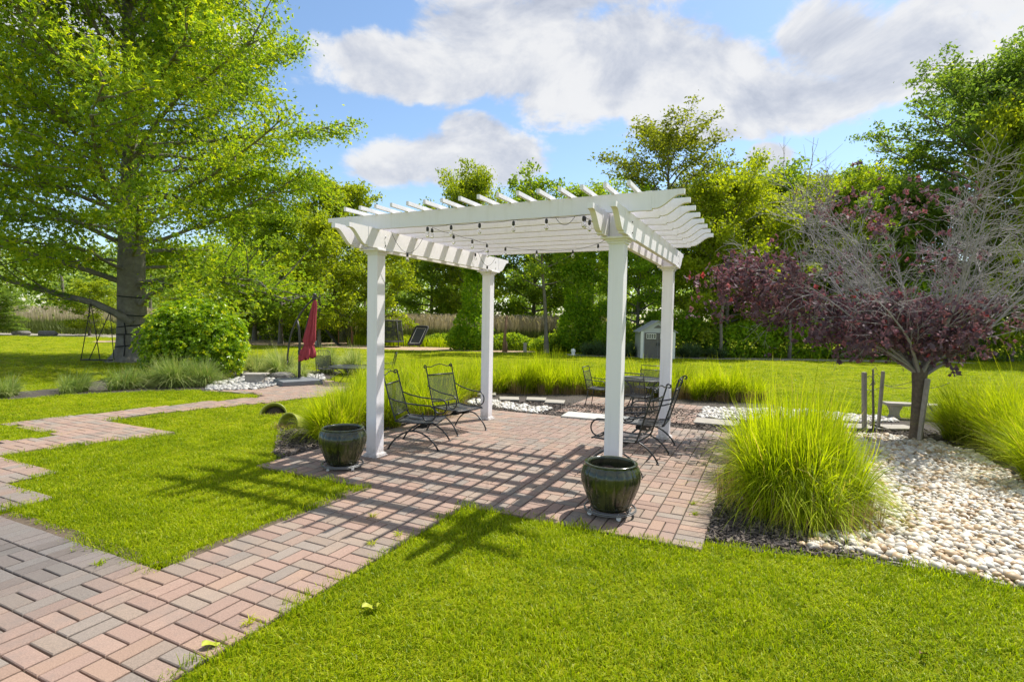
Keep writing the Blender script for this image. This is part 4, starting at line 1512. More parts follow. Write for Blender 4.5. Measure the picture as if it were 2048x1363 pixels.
def spring_chair(label, uv, face, group):
    x, y = W(*uv)
    t = thing('spring_chair', label, 'chair', (x, y, 0.022), -A + face, group)
    r = 0.0085
    hw = 0.235
    panel('seat', 'meshseat', [(-0.22, 0.315, hw), (-0.1, 0.300, hw), (0.02, 0.298, hw), (0.14, 0.305, hw), (0.225, 0.312, hw), (0.255, 0.300, hw * 0.97)], t)
    b = MB()
    b.tube([(-0.22, -hw, 0.315), (0.0, -hw, 0.300), (0.225, -hw, 0.312), (0.255, -hw * 0.95, 0.302), (0.255, hw * 0.95, 0.302), (0.225, hw, 0.312), (0.0, hw, 0.300), (-0.22, hw, 0.315), (-0.22, -hw, 0.315)], r, 6)
    b.build('seat_frame', 'iron', t, smooth=True)
    panel('backrest', 'mesh', [(-0.235, 0.375, hw * 0.98), (-0.262, 0.46, hw), (-0.295, 0.57, hw), (-0.325, 0.68, hw), (-0.338, 0.725, hw)], t)
    b = MB()
    for s in (-1, 1):
        pts = [(-0.20, s * hw, 0.305), (-0.225, s * hw, 0.34), (-0.262, s * hw, 0.46), (-0.305, s * hw, 0.60), (-0.345, s * hw, 0.75), (-0.368, s * hw, 0.83)]
        pts += [(q[0], s * hw, q[1]) for q in spiral(-0.392, 0.832, 0.027, 0.010, 0.3, 0.3 + 1.7 * math.pi, 14)]
        b.tube(pts, r, 6)
    b.tube([(-0.338, -hw, 0.725), (-0.338, hw, 0.725)], 0.010, 6)
    b.tube([(-0.235, -hw, 0.375), (-0.235, hw, 0.375)], 0.007, 6)
    b.tube([(-0.372, -hw, 0.835), (-0.372, -hw * 0.6, 0.83), (-0.372, -hw * 0.25, 0.855), (-0.372, 0, 0.862), (-0.372, hw * 0.25, 0.855), (-0.372, hw * 0.6, 0.83), (-0.372, hw, 0.835)], 0.006, 6)
    b.build('back_frame', 'iron', t, smooth=True)
    for s in (-1, 1):
        ya = s * (hw + 0.018)
        pts = [(-0.30, ya, 0.585), (-0.22, ya, 0.555), (-0.08, ya, 0.525), (0.06, ya, 0.512), (0.15, ya, 0.508)]
        pts += [(q[0], ya, q[1]) for q in spiral(0.165, 0.410, 0.098, 0.062, math.pi / 2 - 0.12, math.pi / 2 - 0.12 - 1.55 * math.pi, 26)]
        MB().tube(pts, 0.0085, 6).build('armrest', 'iron', t, smooth=True)
    for s in (-1, 1):
        yl = s * 0.262
        pts = [(-0.29 + 0.58 * k / 16, yl, 0.012 + 0.205 * math.sin(math.pi * k / 16) ** 0.75) for k in range(17)]
        l = MB().tube(pts, 0.010, 6).build('leg_arch', 'iron', t, smooth=True)
        for e in (-0.29, 0.29):
            MB().lathe([(0.018, 0.0), (0.018, 0.008), (0.010, 0.014)], 10, (e, yl, 0.0), cap=(True, True)).build('foot', 'iron', l)
    MB().tube([(-0.02, -0.262, 0.216), (-0.02, 0.262, 0.216)], 0.010, 6).build('crossbar', 'iron', t, smooth=True)
    b = MB()
    for s in (-0.09, 0.09):
        q = [(-0.02, 0.225), (0.06, 0.224), (0.115, 0.238), (0.12, 0.262), (0.06, 0.285), (-0.06, 0.297), (-0.16, 0.303)]
        pr = q + [(a, z - 0.007) for a, z in q[::-1]]
        b.prism(pr, s - 0.02, s + 0.02, 'y')
    b.build('leaf_spring', 'iron', t)
    return t


spring_chair('black iron mesh spring chair behind the left front post, nearest the camera on the left', (0.06, 0.72), R(18), 'spring chairs under the pergola')
spring_chair('black iron mesh spring chair by the left rear post facing the patio', (-0.02, 1.68), R(-15), 'spring chairs under the pergola')
spring_chair('black iron mesh spring chair behind the right front post, the nearer of the right pair', (2.40, 0.98), R(180 - 6), 'spring chairs under the pergola')
spring_chair('black iron mesh spring chair seen edge-on by the right rear post', (2.45, 1.95), R(180 + 2), 'spring chairs under the pergola')


def side_chair(label, loc, face, sc=1.0, arch=False):
    t = thing('iron_chair', label, 'chair', (loc[0], loc[1], 0.02), face, 'iron chairs at the garden tables')
    t.scale = (sc, sc, sc)
    hw = 0.19
    panel('seat', 'meshseat', [(-0.19, 0.33, hw), (0.0, 0.318, hw), (0.19, 0.33, hw)], t)
    panel('backrest', 'mesh', [(-0.20, 0.36, hw), (-0.235, 0.50, hw), (-0.265, 0.64, hw)], t)
    b = MB()
    b.tube([(0.19, -hw, 0.33), (0.19, hw, 0.33), (-0.19, hw, 0.33), (-0.19, -hw, 0.33), (0.19, -hw, 0.33)], 0.007, 6)
    b.build('seat_frame', 'iron', t, smooth=True)
    b = MB()
    if arch:
        b.tube([(-0.19, -hw, 0.33), (-0.265, -hw, 0.64), (-0.29, -hw * 0.9, 0.76), (-0.30, -hw * 0.5, 0.79), (-0.30, hw * 0.5, 0.79), (-0.29, hw * 0.9, 0.76), (-0.265, hw, 0.64), (-0.19, hw, 0.33)], 0.008, 6)
        for k in range(5):
            y = -hw * 0.66 + k * hw * 0.33
            b.tube([(-0.268 + 0.0, y, 0.64), (-0.285, y + 0.02, 0.70), (-0.295, y, 0.78)], 0.004, 5)
    else:
        b.tube([(-0.19, -hw, 0.33), (-0.265, -hw, 0.64), (-0.285, -hw, 0.72), (-0.285, hw, 0.72), (-0.265, hw, 0.64), (-0.19, hw, 0.33)], 0.008, 6)
    b.tube([(-0.265, -hw, 0.64), (-0.265, hw, 0.64)], 0.007, 6)
    b.build('back_frame', 'iron', t, smooth=True)
    for s in (-1, 1):
        MB().tube([(-0.235, s * (hw + 0.01), 0.50), (-0.05, s * (hw + 0.012), 0.485), (0.12, s * (hw + 0.012), 0.48), (0.165, s * (hw + 0.01), 0.44), (0.15, s * hw, 0.335)], 0.007, 6).build('armrest', 'iron', t, smooth=True)
    for sx, sy in ((1, 1), (1, -1), (-1, 1), (-1, -1)):
        MB().tube([(sx * 0.17, sy * hw * 0.95, 0.33), (sx * 0.185, sy * hw, 0.18), (sx * 0.22, sy * hw * 1.08, 0.0)], 0.008, 6).build('leg', 'iron', t, smooth=True)
    return t


def round_table(label, loc, rad, h):
    t = thing('iron_table', label, 'table', (loc[0], loc[1], 0.02), 0.4, 'iron mesh garden tables')
    n = 40
    V = [(0, 0, h)] + [(rad * math.cos(2 * math.pi * k / n), rad * math.sin(2 * math.pi * k / n), h) for k in range(n)]
    UVs = [(0.5 + p[0] * 0.9, 0.5 + p[1] * 0.9) for p in V]
    F = np.array([(0, 1 + k, 1 + (k + 1) % n) for k in range(n)])
    link(bpy.data.objects.new('table_top', npmesh('table_top', V, F, 'meshseat', uv=UVs)), t)
    MB().tube([(rad * math.cos(a), rad * math.sin(a), h) for a in np.linspace(0, 2 * math.pi, 49)], 0.012, 6).build('rim', 'iron', t, smooth=True)
    for k in range(4):
        a = k * math.pi / 2 + 0.3
        ca, sa = math.cos(a), math.sin(a)
        MB().tube([(rad * 0.85 * ca, rad * 0.85 * sa, h - 0.01), (rad * 0.5 * ca, rad * 0.5 * sa, h * 0.72), (rad * 0.38 * ca, rad * 0.38 * sa, h * 0.4), (rad * 0.62 * ca, rad * 0.62 * sa, 0.0)], 0.010, 6).build('leg', 'iron', t, smooth=True)
    MB().tube([(rad * 0.39 * math.cos(a), rad * 0.39 * math.sin(a), h * 0.42) for a in np.linspace(0, 2 * math.pi, 25)], 0.006, 5).build('brace_ring', 'iron', t, smooth=True)
    return t


tu = W(1.75, 4.75)
round_table('round black iron mesh table on the rear patio behind the right posts', tu, 0.42, 0.52)
for lab, uv, fa in (('black iron chair left of the rear patio table, mostly behind the right front post', (1.05, 4.75), R(0)),
                    ('black iron chair on the near side of the rear patio table', (1.85, 4.22), R(80)),
                    ('black iron chair on the far side of the rear patio table', (1.72, 5.42), R(-95))):
    p = W(*uv)
    side_chair(lab, p, -A + fa, 0.95)
round_table('round black iron mesh table near the red umbrella, left of the front post', (-3.62, 12.25), 0.50, 0.37)
side_chair('black iron arched-back chair between the red umbrella and its table', (-4.33, 12.55), R(-60), 0.88, True)
side_chair('black iron arched-back chair hidden behind the left front post', (-2.95, 12.6), R(200), 0.88, True)

# ================================================================ GARDEN OBJECTS
# cantilever umbrella, folded
um = thing('cantilever_umbrella', 'folded red cantilever umbrella on a grey slab base', 'umbrella', (-4.72, 11.95, 0.018), 0.0)
b = MB()
b.prism([(-0.44, 0), (0.44, 0), (0.42, 0.10), (-0.42, 0.10)], -0.36, 0.36, 'y')
ub_ = b.build('base', 'greybase', um, bevel=0.012)
ub_.rotation_euler = (0, 0, R(38))
ox = -4.72
Yp = 0.30
MB().tube([(-4.81 - ox, Yp, 0.08), (-4.805 - ox, Yp, 0.5), (-4.80 - ox, Yp, 0.95), (-4.82 - ox, Yp, 1.22), (-4.86 - ox, Yp, 1.40)], [0.032, 0.030, 0.028, 0.026, 0.024], 10).build('mast', 'bronze', um, smooth=True)
arm = MB().tube([(x - ox, Yp, z) for x, z in ((-5.07, 0.44), (-5.07, 0.62), (-5.045, 0.85), (-4.99, 1.10), (-4.90, 1.34), (-4.78, 1.56), (-4.63, 1.75), (-4.47, 1.91))], [0.016, 0.02, 0.022, 0.024, 0.024, 0.023, 0.022, 0.02], 8).build('arm', 'bronze', um, smooth=True)
MB().tube([(-5.09 - ox, Yp, 0.50), (-5.05 - ox, Yp - 0.06, 0.47), (-5.05 - ox, Yp - 0.10, 0.40)], 0.010, 6).build('handle', 'bronze', arm, smooth=True)
MB().tube([(x - ox, Yp + 0.01, z) for x, z in ((-4.72, 0.95), (-4.67, 1.22), (-4.60, 1.48), (-4.50, 1.80))], 0.014, 8).build('strut', 'bronze', um, smooth=True)
b = MB()
b.box((-4.78 - ox, Yp - 0.04, 0.68), (0.07, 0.07, 0.10))
b.tube([(-4.78 - ox, Yp - 0.08, 0.68), (-4.78 - ox, Yp - 0.13, 0.68), (-4.74 - ox, Yp - 0.13, 0.62)], 0.009, 6)
b.build('crank_box', 'bronze', um, bevel=0.008)
b = MB()
b.ball((-4.455 - ox, Yp, 1.955), 0.040, 10, 8)
b.ball((-4.475 - ox, Yp, 1.90), 0.048, 10, 8)
b.lathe([(0.05, 0.0), (0.055, 0.01), (0.03, 0.03), (0.0, 0.045)], 12, (-4.47 - ox, Yp, 1.975), cap=(True, False))
b.build('finial', 'bronze', um, smooth=True)
# pleated canopy hanging from the hub, leaning outwards at the bottom
prof = [(0.028, 1.86), (0.046, 1.76), (0.058, 1.55), (0.074, 1.30), (0.096, 1.10), (0.112, 0.95), (0.092, 0.86), (0.096, 0.84), (0.130, 0.72), (0.150, 0.60), (0.146, 0.53)]
vs, fs, n = [], [], 40
for i, (r, z) in enumerate(prof):
    k = (1.86 - z) / (1.86 - 0.53)
    cx = -4.45 - 0.175 * k - ox
    for j in range(n):
        a = 2 * math.pi * j / n
        pl = 1 + (0.48 if i > 0 else 0) * (abs(math.sin(a * 4.5 + 0.9 * math.sin(z * 4))) * 1.6 - 0.9) * (0.75 + 0.25 * math.sin(a * 3 + z * 4))
        if 6 <= i <= 7:
            pl = 1 + 0.10 * math.sin(a * 8)
        zz = z + (0.03 * math.sin(a * 8 + 0.6) + 0.04 * math.cos(a) if i == len(prof) - 1 else 0)
        vs.append((cx + r * 1.05 * pl * math.cos(a), Yp - 0.02 + r * pl * math.sin(a), zz))
for i in range(len(prof) - 1):
    for j in range(n):
        fs.append((i * n + j, (i + 1) * n + j, (i + 1) * n + (j + 1) % n, i * n + (j + 1) % n))
MB().add(vs, fs).build('canopy', 'red', um, smooth=True)
kz = 0.85
kx = -4.45 - 0.175 * (1.86 - kz) / 1.33 - ox
MB().tube([(kx + 0.114 * math.cos(a), Yp - 0.02 + 0.108 * math.sin(a), kz + 0.012 * math.cos(a)) for a in np.linspace(0, 2 * math.pi, 33)], 0.007, 6).build('tie', 'red', um, smooth=True)

# stone block and rock
b = MB()
b.box((0, 0, 0.09), (0.40, 0.24, 0.18))
b.box((0, 0, 0.195), (0.48, 0.30, 0.035))
b.box((0.12, -0.16, 0.04), (0.13, 0.08, 0.08))
o = b.build('stone_block', 'concrete', bevel=0.008)
o.location = (-5.66, 11.98, 0.02)
o.rotation_euler = (0, 0, R(6))
tag(o, 'small grey stone block seat on pebbles next to the round shrub', 'stone block')


def boulder(name, label, loc, size, mat='rock', rz=0, seed=1):
    q = IV.copy()
    f = IF_
    # subdivide once more for relief
    vs = [tuple(p) for p in q]
    mid, out = {}, []

    def mp(a, b):
        k = (min(a, b), max(a, b))
        if k not in mid:
            p = (np.array(vs[a]) + np.array(vs[b])) / 2
            vs.append(tuple(p / np.linalg.norm(p)))
            mid[k] = len(vs) - 1
        return mid[k]
    for a, b_, c in f:
        ab, bc, ca = mp(a, b_), mp(b_, c), mp(c, a)
        out += [(a, ab, ca), (b_, bc, ab), (c, ca, bc), (ab, bc, ca)]
    V = np.array(vs)
    r = np.random.default_rng(seed)
    V = V * (1 + 0.10 * np.sin(V @ r.normal(size=(3, 5)) * 3).sum(1, keepdims=True) * 0.4)
    V[:, 2] = np.clip(V[:, 2], -0.5, 0.75)
    V = V * np.array(size) / 2
    V[:, 2] -= V[:, 2].min()
    o = link(bpy.data.objects.new(name, npmesh(name, V, np.array(out), mat, smooth=False)))
    o.location = loc
    o.rotation_euler = (0, 0, rz)
    return tag(o, label, 'rock')


boulder('rock', 'flat dark grey rock on pebbles behind the umbrella base', (-5.42, 12.85, 0.01), (0.62, 0.40, 0.26), seed=3)
boulder('rock', 'low grey rock at the foot of reeds on the far left, leftmost of two', (-31.2, 34.5, 0), (1.1, 0.7, 0.45), seed=4)
boulder('rock', 'low grey rock at the foot of reeds on the far left, right one of two', (-29.6, 34.6, 0), (1.2, 0.7, 0.5), seed=5)
boulder('rock', 'pale half buried stone at the front edge of the left grass bed', (-1.98, 5.88, 0.005), (0.16, 0.12, 0.14), 'concrete', seed=6)

# half-buried tilted pots spilling soil into the lawn
def buried_pot(label, loc, r, tilt, rz):
    t = thing('buried_pot', label, 'planter', (loc[0], loc[1], loc[2]), rz, 'green pots half buried in the lawn')
    b = MB()
    b.lathe([(r * 0.55, -0.32), (r * 0.80, -0.18), (r * 0.95, -0.05), (r, 0.0), (r * 1.02, 0.008), (r * 0.97, 0.012), (r * 0.90, 0.0), (r * 0.85, -0.06), (r * 0.7, -0.2)], 36)
    p = b.build('body', 'rimgreen', t, smooth=True)
    p.rotation_euler = (tilt, 0, 0)
    b = MB()
    b.ball((0, 0, -0.12), r * 0.80, 16, 8, (1, 1, 0.55))
    s = b.build('soil', 'soil', t, smooth=True)
    s.rotation_euler = (tilt, 0, 0)
    V, F, T = blades(np.stack([rng.normal(0, r * 0.5, 160), rng.normal(-0.05, 0.06, 160), np.full(160, -0.02)], -1), 0.05 + 0.05 * rng.random(160), rng.normal(0, 0.03, (160, 2)), np.zeros((160, 2)), np.full(160, 0.005), 2, np.full(160, 0.2), rng.random(160))
    link(bpy.data.objects.new('dry_grass', npmesh('dry_grass', V, F, 'straw', point_attr=T)), t)
    return t


buried_pot('green rimmed pot half buried in the left lawn, farther of the two', (-3.62, 8.22, -0.01), 0.195, R(72), R(14))
buried_pot('green rimmed pot tipped on its side against the left grass clumps, nearer of the two', (-2.98, 7.22, 0.035), 0.18, R(78), R(-24))

# concrete bench
bn = thing('garden_bench', 'pale concrete garden bench behind the staked maple trunk', 'bench', (6.56, 8.84, 0.012), R(-14))
bn.scale = (0.86, 0.9, 0.92)
b = MB()
q = [(-0.46, -0.13), (0.46, -0.13), (0.44, 0.13), (-0.44, 0.13)]
b.prism([(-0.46, -0.12), (-0.2, -0.14), (0.2, -0.14), (0.46, -0.12), (0.46, 0.10), (0.2, 0.12), (-0.2, 0.12), (-0.46, 0.10)], 0.225, 0.275, 'z')
b.build('seat', 'concrete', bn, bevel=0.012)
for s in (-0.28, 0.28):
    b = MB()
    pr = [(-0.075, 0.0), (0.075, 0.0), (0.075, 0.03), (0.055, 0.05), (0.06, 0.13), (0.095, 0.19), (0.105, 0.226), (-0.105, 0.226), (-0.095, 0.19), (-0.06, 0.13), (-0.055, 0.05), (-0.075, 0.03)]
    b.prism([(y + s, z) for y, z in pr], -0.09, 0.09, 'y')
    b.build('leg', 'concrete', bn, bevel=0.006)


# stakes with wire round the maple
def stake(label, base, top, w=0.042, mat='stake'):
    t = Vector(top) - Vector(base)
    b = MB()
    m = t.normalized().to_track_quat('Z', 'Y').to_matrix().to_4x4()
    L = t.length
    vs = []
    for z, k in ((0, 0.9), (L * 0.5, 1.0), (L - 0.008, 1.0), (L, 0.8)):
        for sx, sy in ((-1, -1), (1, -1), (1, 1), (-1, 1)):
            vs.append(m @ Vector((sx * w / 2 * k, sy * w / 2 * k * 0.85, z)))
    fs = []
    for i in range(3):
        for k in range(4):
            fs.append((i * 4 + k, i * 4 + (k + 1) % 4, i * 4 + 4 + (k + 1) % 4, i * 4 + 4 + k))
    fs += [(3, 2, 1, 0), (12, 13, 14, 15)]
    b.add(vs, fs)
    o = b.build('wooden_stake', mat, bevel=0.003)
    o.location = base
    return tag(o, label, 'stake', 'wooden tree stakes')


stake('weathered wooden stake standing left of the maple, thicker left one of a pair', (5.10, 7.76, -0.05), (5.06, 7.76, 0.85), 0.056)
stake('weathered wooden stake standing left of the maple, right one of a pair', (5.36, 7.86, -0.05), (5.40, 7.86, 0.86), 0.042)
stake('weathered wooden stake leaning against the front of the maple trunk', (5.31, 7.00, -0.05), (5.43, 7.05, 0.84), 0.050)
b = MB()
b.tube([(0, 0, -0.05), (-0.01, 0, 0.3), (-0.03, 0.0, 0.6), (-0.04, 0.0, 0.9)], [0.018, 0.016, 0.015, 0.012], 7)
sp = [(-0.03, 0, 0.6)]
for k in range(9):
    a = rng.random() * 6.28
    z = 0.55 + 0.35 * rng.random()
    b.tube([(-0.035, 0, z), (-0.035 + 0.06 * math.cos(a), 0.06 * math.sin(a), z + 0.03), (-0.035 + 0.11 * math.cos(a), 0.11 * math.sin(a), z - 0.02)], 0.004, 5)
o = b.build('dead_sapling', 'barkd', smooth=True)
o.location = (5.20, 7.72, 0)
tag(o, 'thin dark dead sapling stem tied between the two stakes', 'sapling')
wi = thing('tie_wire', 'thin wire tying the stakes to the maple trunk', 'wire', (5.34, 7.2, 0.0))
for a, c in (((5.07, 7.73, 0.60), (5.40, 7.83, 0.66)), ((5.40, 7.83, 0.66), (5.30, 7.12, 0.80)), ((5.40, 7.83, 0.66), (5.42, 7.3, 0.70)), ((5.39, 7.06, 0.72), (5.68, 7.0, 0.80)), ((5.39, 7.06, 0.70), (5.47, 7.0, 0.42))):
    a, c = np.array(a), np.array(c)
    MB().tube([tuple(a + (c - a) * t - np.array([5.34, 7.2, 0.03 * math.sin(math.pi * t)])) for t in np.linspace(0, 1, 8)], 0.0035, 5).build('strand', 'wire', wi, smooth=True)

# ---------------------------------------------------------------- shed
sh = thing('garden_shed', 'small grey gabled shed with taupe double doors behind the right rear post', 'shed', (6.19, 23.55, 0.0), R(-4))
b = MB()
w, d, hw_, pk = 0.72, 0.75, 1.13, 1.56
b.prism([(-w, 0), (w, 0), (w, hw_), (0, pk), (-w, hw_)], -d, d, 'y')
b.build('wall', 'shedwall', sh)
b = MB()
for s in (-1, 1):
    n_ = Vector((s * (pk - hw_), 0, w)).normalized()
    b.prism([(0, pk + 0.005), (s * (w + 0.09), hw_ - 0.05), (s * (w + 0.09), hw_ - 0.015), (0, pk + 0.045)], -d - 0.07, d + 0.05, 'y')
b.build('roof', 'shedroof', sh)
for s in (-1, 1):
    b = MB()
    b.box((s * (w - 0.06), -d - 0.008, hw_ / 2), (0.11, 0.016, hw_))
    b.build('corner_trim', 'whitep', sh)
for s in (-1, 1):
    b = MB()
    b.box((s * 0.285, -d - 0.012, 0.55), (0.55, 0.02, 1.06))
    for k in range(5):
        b.box((s * 0.285 - 0.22 + k * 0.11, -d - 0.0235, 0.42), (0.095, 0.006, 0.76))
    dr = b.build('door', 'sheddoor', sh)
    b = MB()
    cx = s * 0.285
    for zz_ in (0.84, 1.03):
        b.box((cx, -d - 0.034, zz_), (0.40, 0.02, 0.028))
    b.box((cx, -d - 0.034, 0.935), (0.40, 0.018, 0.014))
    for k in range(5):
        b.box((cx - 0.19 + k * 0.095, -d - 0.033, 0.935), (0.016, 0.017, 0.19))
    b.build('window_frame', 'whitep', dr)
    for i in range(4):
        for j in range(2):
            b = MB()
            b.box((cx - 0.1425 + i * 0.095, -d - 0.027, 0.889 + j * 0.093), (0.078, 0.006, 0.078))
            b.build('pane', 'pane', dr)
    b = MB()
    b.box((s * 0.045, -d - 0.034, 0.60), (0.03, 0.03, 0.12))
    b.build('handle', 'iron', dr)
b = MB()
b.prism([(-0.20, 1.28), (0.20, 1.28), (0, 1.42)], -d - 0.012, -d - 0.002, 'y')
b.build('gable_vent', 'sheddoor', sh)

# ---------------------------------------------------------------- play corner
tp = thing('trampoline', 'black netted trampoline half hidden behind the left front post', 'trampoline', (-6.45, 28.2, 0.0), 0.2)
b = MB()
ring = [(0.80 * math.cos(a), 0.80 * math.sin(a)) for a in np.linspace(0, 2 * math.pi, 33)]
b.tube([(x, y, 0.30) for x, y in ring], 0.03, 6)
b.build('frame_ring', 'bpad', tp, smooth=True)
V = [(0, 0, 0.30)] + [(0.78 * math.cos(2 * math.pi * k / 32), 0.78 * math.sin(2 * math.pi * k / 32), 0.31) for k in range(32)]
link(bpy.data.objects.new('mat', npmesh('mat', V, np.array([(0, 1 + k, 1 + (k + 1) % 32) for k in range(32)]), 'bpad')), tp)
V, UVs, F = [], [], []
for i, (r_, z) in enumerate(((0.78, 0.30), (0.72, 0.8), (0.66, 1.36))):
    for k in range(33):
        a = 2 * math.pi * k / 32
        V.append((r_ * math.cos(a), r_ * math.sin(a), z))
        UVs.append((k / 8, i / 2))
for i in range(2):
    for k in range(32):
        F.append((i * 33 + k, i * 33 + k + 1, (i + 1) * 33 + k + 1, (i + 1) * 33 + k))
link(bpy.data.objects.new('safety_net', npmesh('safety_net', V, np.array(F), 'net', uv=UVs)), tp)
MB().tube([(0.66 * math.cos(a), 0.66 * math.sin(a), 1.37) for a in np.linspace(0, 2 * math.pi, 33)], 0.035, 6).build('net_ring', 'bpad', tp, smooth=True)
for k in range(6):
    a = k * math.pi / 3 + 0.2
    MB().tube([(0.80 * math.cos(a), 0.80 * math.sin(a), 0), (0.80 * math.cos(a), 0.80 * math.sin(a), 0.32), (0.66 * math.cos(a), 0.66 * math.sin(a), 1.38)], 0.022, 6).build('leg_pole', 'bpad', tp, smooth=True)

rb = thing('rebounder', 'black framed ball rebounder net tilted back beside the trampoline', 'rebounder', (-5.05, 28.4, 0.0), R(-16))
fr = MB()
w_, h_ = 0.36, 1.02
lean = 0.55


def rp(x, s):
    return (x + 0.22 * s - 0.10, lean * s, 0.12 + h_ * s * 0.95)


cor = [(-w_, 0.06), (-w_, 0.94), (-w_ + 0.05, 1.0), (w_ - 0.05, 1.0), (w_, 0.94), (w_, 0.06), (w_ - 0.05, 0.0), (-w_ + 0.05, 0.0), (-w_, 0.06)]
fr.tube([rp(x, s) for x, s in cor], 0.048, 8)
fr.build('frame', 'bpad', rb, smooth=True)
V = [rp(-w_, 0), rp(w_, 0), rp(w_, 1), rp(-w_, 1)]
link(bpy.data.objects.new('net_panel', npmesh('net_panel', V, np.array([(0, 1, 2, 3)]), 'greyfab')), rb)
MB().tube([(p[0], p[1] - 0.03, p[2]) for p in [rp(x, s) for x, s in ((-w_ + 0.09, 0.10), (-w_ + 0.09, 0.90), (w_ - 0.09, 0.90), (w_ - 0.09, 0.10), (-w_ + 0.09, 0.10))]], 0.011, 5).build('white_line', 'whitep', rb)
for s in (-1, 1):
    MB().tube([(s * 0.30 - 0.06, 0.02, 0.0), rp(s * 0.30, 0.02)], 0.018, 6).build('leg', 'bpad', rb, smooth=True)
    MB().tube([(s * 0.30, 0.95, 0.0), rp(s * 0.30, 0.8)], 0.018, 6).build('leg', 'bpad', rb, smooth=True)

gl = thing('sports_goal', 'rusty orange pipe goal frame with pale netting in the play corner', 'goal', (-9.0, 29.2, 0.0), R(6))
b = MB()
b.tube([(-0.34, 0, 0), (-0.34, 0, 0.98), (0.34, 0, 0.98), (0.34, 0, 0)], 0.026, 8)
b.tube([(-0.34, 0, 0.0), (0, 0.75, 0.03), (0.34, 0, 0.0)], 0.022, 6)
b.build('frame', 'orange', gl, smooth=True)
V = [(-0.33, 0.01, 0.02), (-0.33, 0.01, 0.96), (0.33, 0.01, 0.96), (0.33, 0.01, 0.02), (0, 0.74, 0.03)]
UVs = [(0, 0), (0, 1), (1, 1), (1, 0), (0.5, 0.3)]
link(bpy.data.objects.new('netting', npmesh('netting', V, np.array([(0, 1, 4), (1, 2, 4), (2, 3, 4)]), 'netpale', uv=UVs)), gl)
MB().tube([(0.40, 0.0, -0.02), (0.40, 0, 0.75)], 0.035, 7).build('side_post', 'brownwood', gl, smooth=True)
b = MB()
pr = [(-0.55, 0.0), (-0.40, 0.02), (-0.20, 0.16), (0.02, 0.45), (0.20, 0.72), (0.28, 0.80), (0.24, 0.84), (0.14, 0.76), (-0.06, 0.50), (-0.26, 0.20), (-0.42, 0.07), (-0.55, 0.04)]
b.prism([(-x, z) for x, z in pr], -0.16, 0.16, 'y')
o = b.build('play_ramp', 'bpad')
o.location = (-9.65, 28.9, 0)
tag(o, 'black curved play ramp leaning left of the orange goal', 'ramp')
b = MB()
b.lathe([(0.11, 0.0), (0.14, 0.24), (0.15, 0.26), (0.13, 0.25), (0.10, 0.03)], 18)
o = b.build('bucket', 'whitep', smooth=True)
o.location = (-10.15, 28.3, 0)
tag(o, 'white bucket on the wood chips right of the red umbrella', 'bucket')
MB_ = MB()
MB_.tube([(0, 0, -0.1), (0.02, 0, 0.8), (0.09, 0, 1.72)], [0.10, 0.07, 0.055], 8)
MB_.tube([(0.12, -0.05, 0.0), (0.10, -0.04, 0.5)], 0.04, 6)
o = MB_.build('snag_post', 'brownwood', smooth=True)
o.location = (-0.36, 25.4, 0)
tag(o, 'reddish brown dead tree post standing before the reeds', 'post')
b = MB()
b.box((0, 0, 0.20), (0.16, 0.12, 0.5))
o = b.build('fence_stub', 'stake', bevel=0.01)
o.location = (1.0 - 2.3, 25.9, 0)
o.location = (0.62, 25.6, 0)
tag(o, 'short grey wooden stub by the slender leaning tree', 'stub')
b = MB()
b.lathe([(0.09, 0.0), (0.10, 0.04), (0.07, 0.10), (0.11, 0.18), (0.08, 0.27), (0.0, 0.30)], 14)
o = b.build('garden_statue', 'whitep', smooth=True)
o.location = (2.72, 24.0, 0)
tag(o, 'small pale garden statue at the edge of the far shrubs', 'statue')

# fallen leaves on the lawn
def fallen(label, loc, size, mat, rz):
    V, F = [], []
    m_ = 7
    for i in range(m_):
        t = i / (m_ - 1)
        w2 = size * 0.34 * math.sin(math.pi * min(1, t * 0.92 + 0.05)) ** 0.8
        c = size * (t - 0.5)
        V += [(c, -w2, 0.012 * math.sin(t * 5)), (c, 0, -0.006), (c, w2, 0.014 * math.cos(t * 4))]
    for i in range(m_ - 1):
        for k in range(2):
            F.append((i * 3 + k, i * 3 + k + 1, i * 3 + 4 + k, i * 3 + 3 + k))
    o = link(bpy.data.objects.new('fallen_leaf', npmesh('fallen_leaf', V, np.array(F), mat, smooth=True)))
    o.location = loc
    o.rotation_euler = (0.15, 0.1, rz)
    return tag(o, label, 'leaf', 'fallen leaves on the front lawn')


fallen('yellow green fallen leaf on the front lawn right of the path', (-0.70, 2.70, 0.045), 0.075, 'leafy', 0.4)
fallen('second lobe of the yellow leaf beside the first on the front lawn', (-0.665, 2.725, 0.045), 0.06, 'leafy', 1.7)
fallen('small yellow fallen leaf near the right bottom of the front lawn', (1.19, 2.63, 0.045), 0.045, 'leafy', 2.0)
fallen('broad green leaf at the edge of the brick path in the foreground', (-1.33, 2.385, 0.032), 0.075, 'leafy', 0.7)
fallen('brown curled leaf at the lower right of the front lawn', (1.88, 2.39, 0.045), 0.05, 'leafb', 0.3)

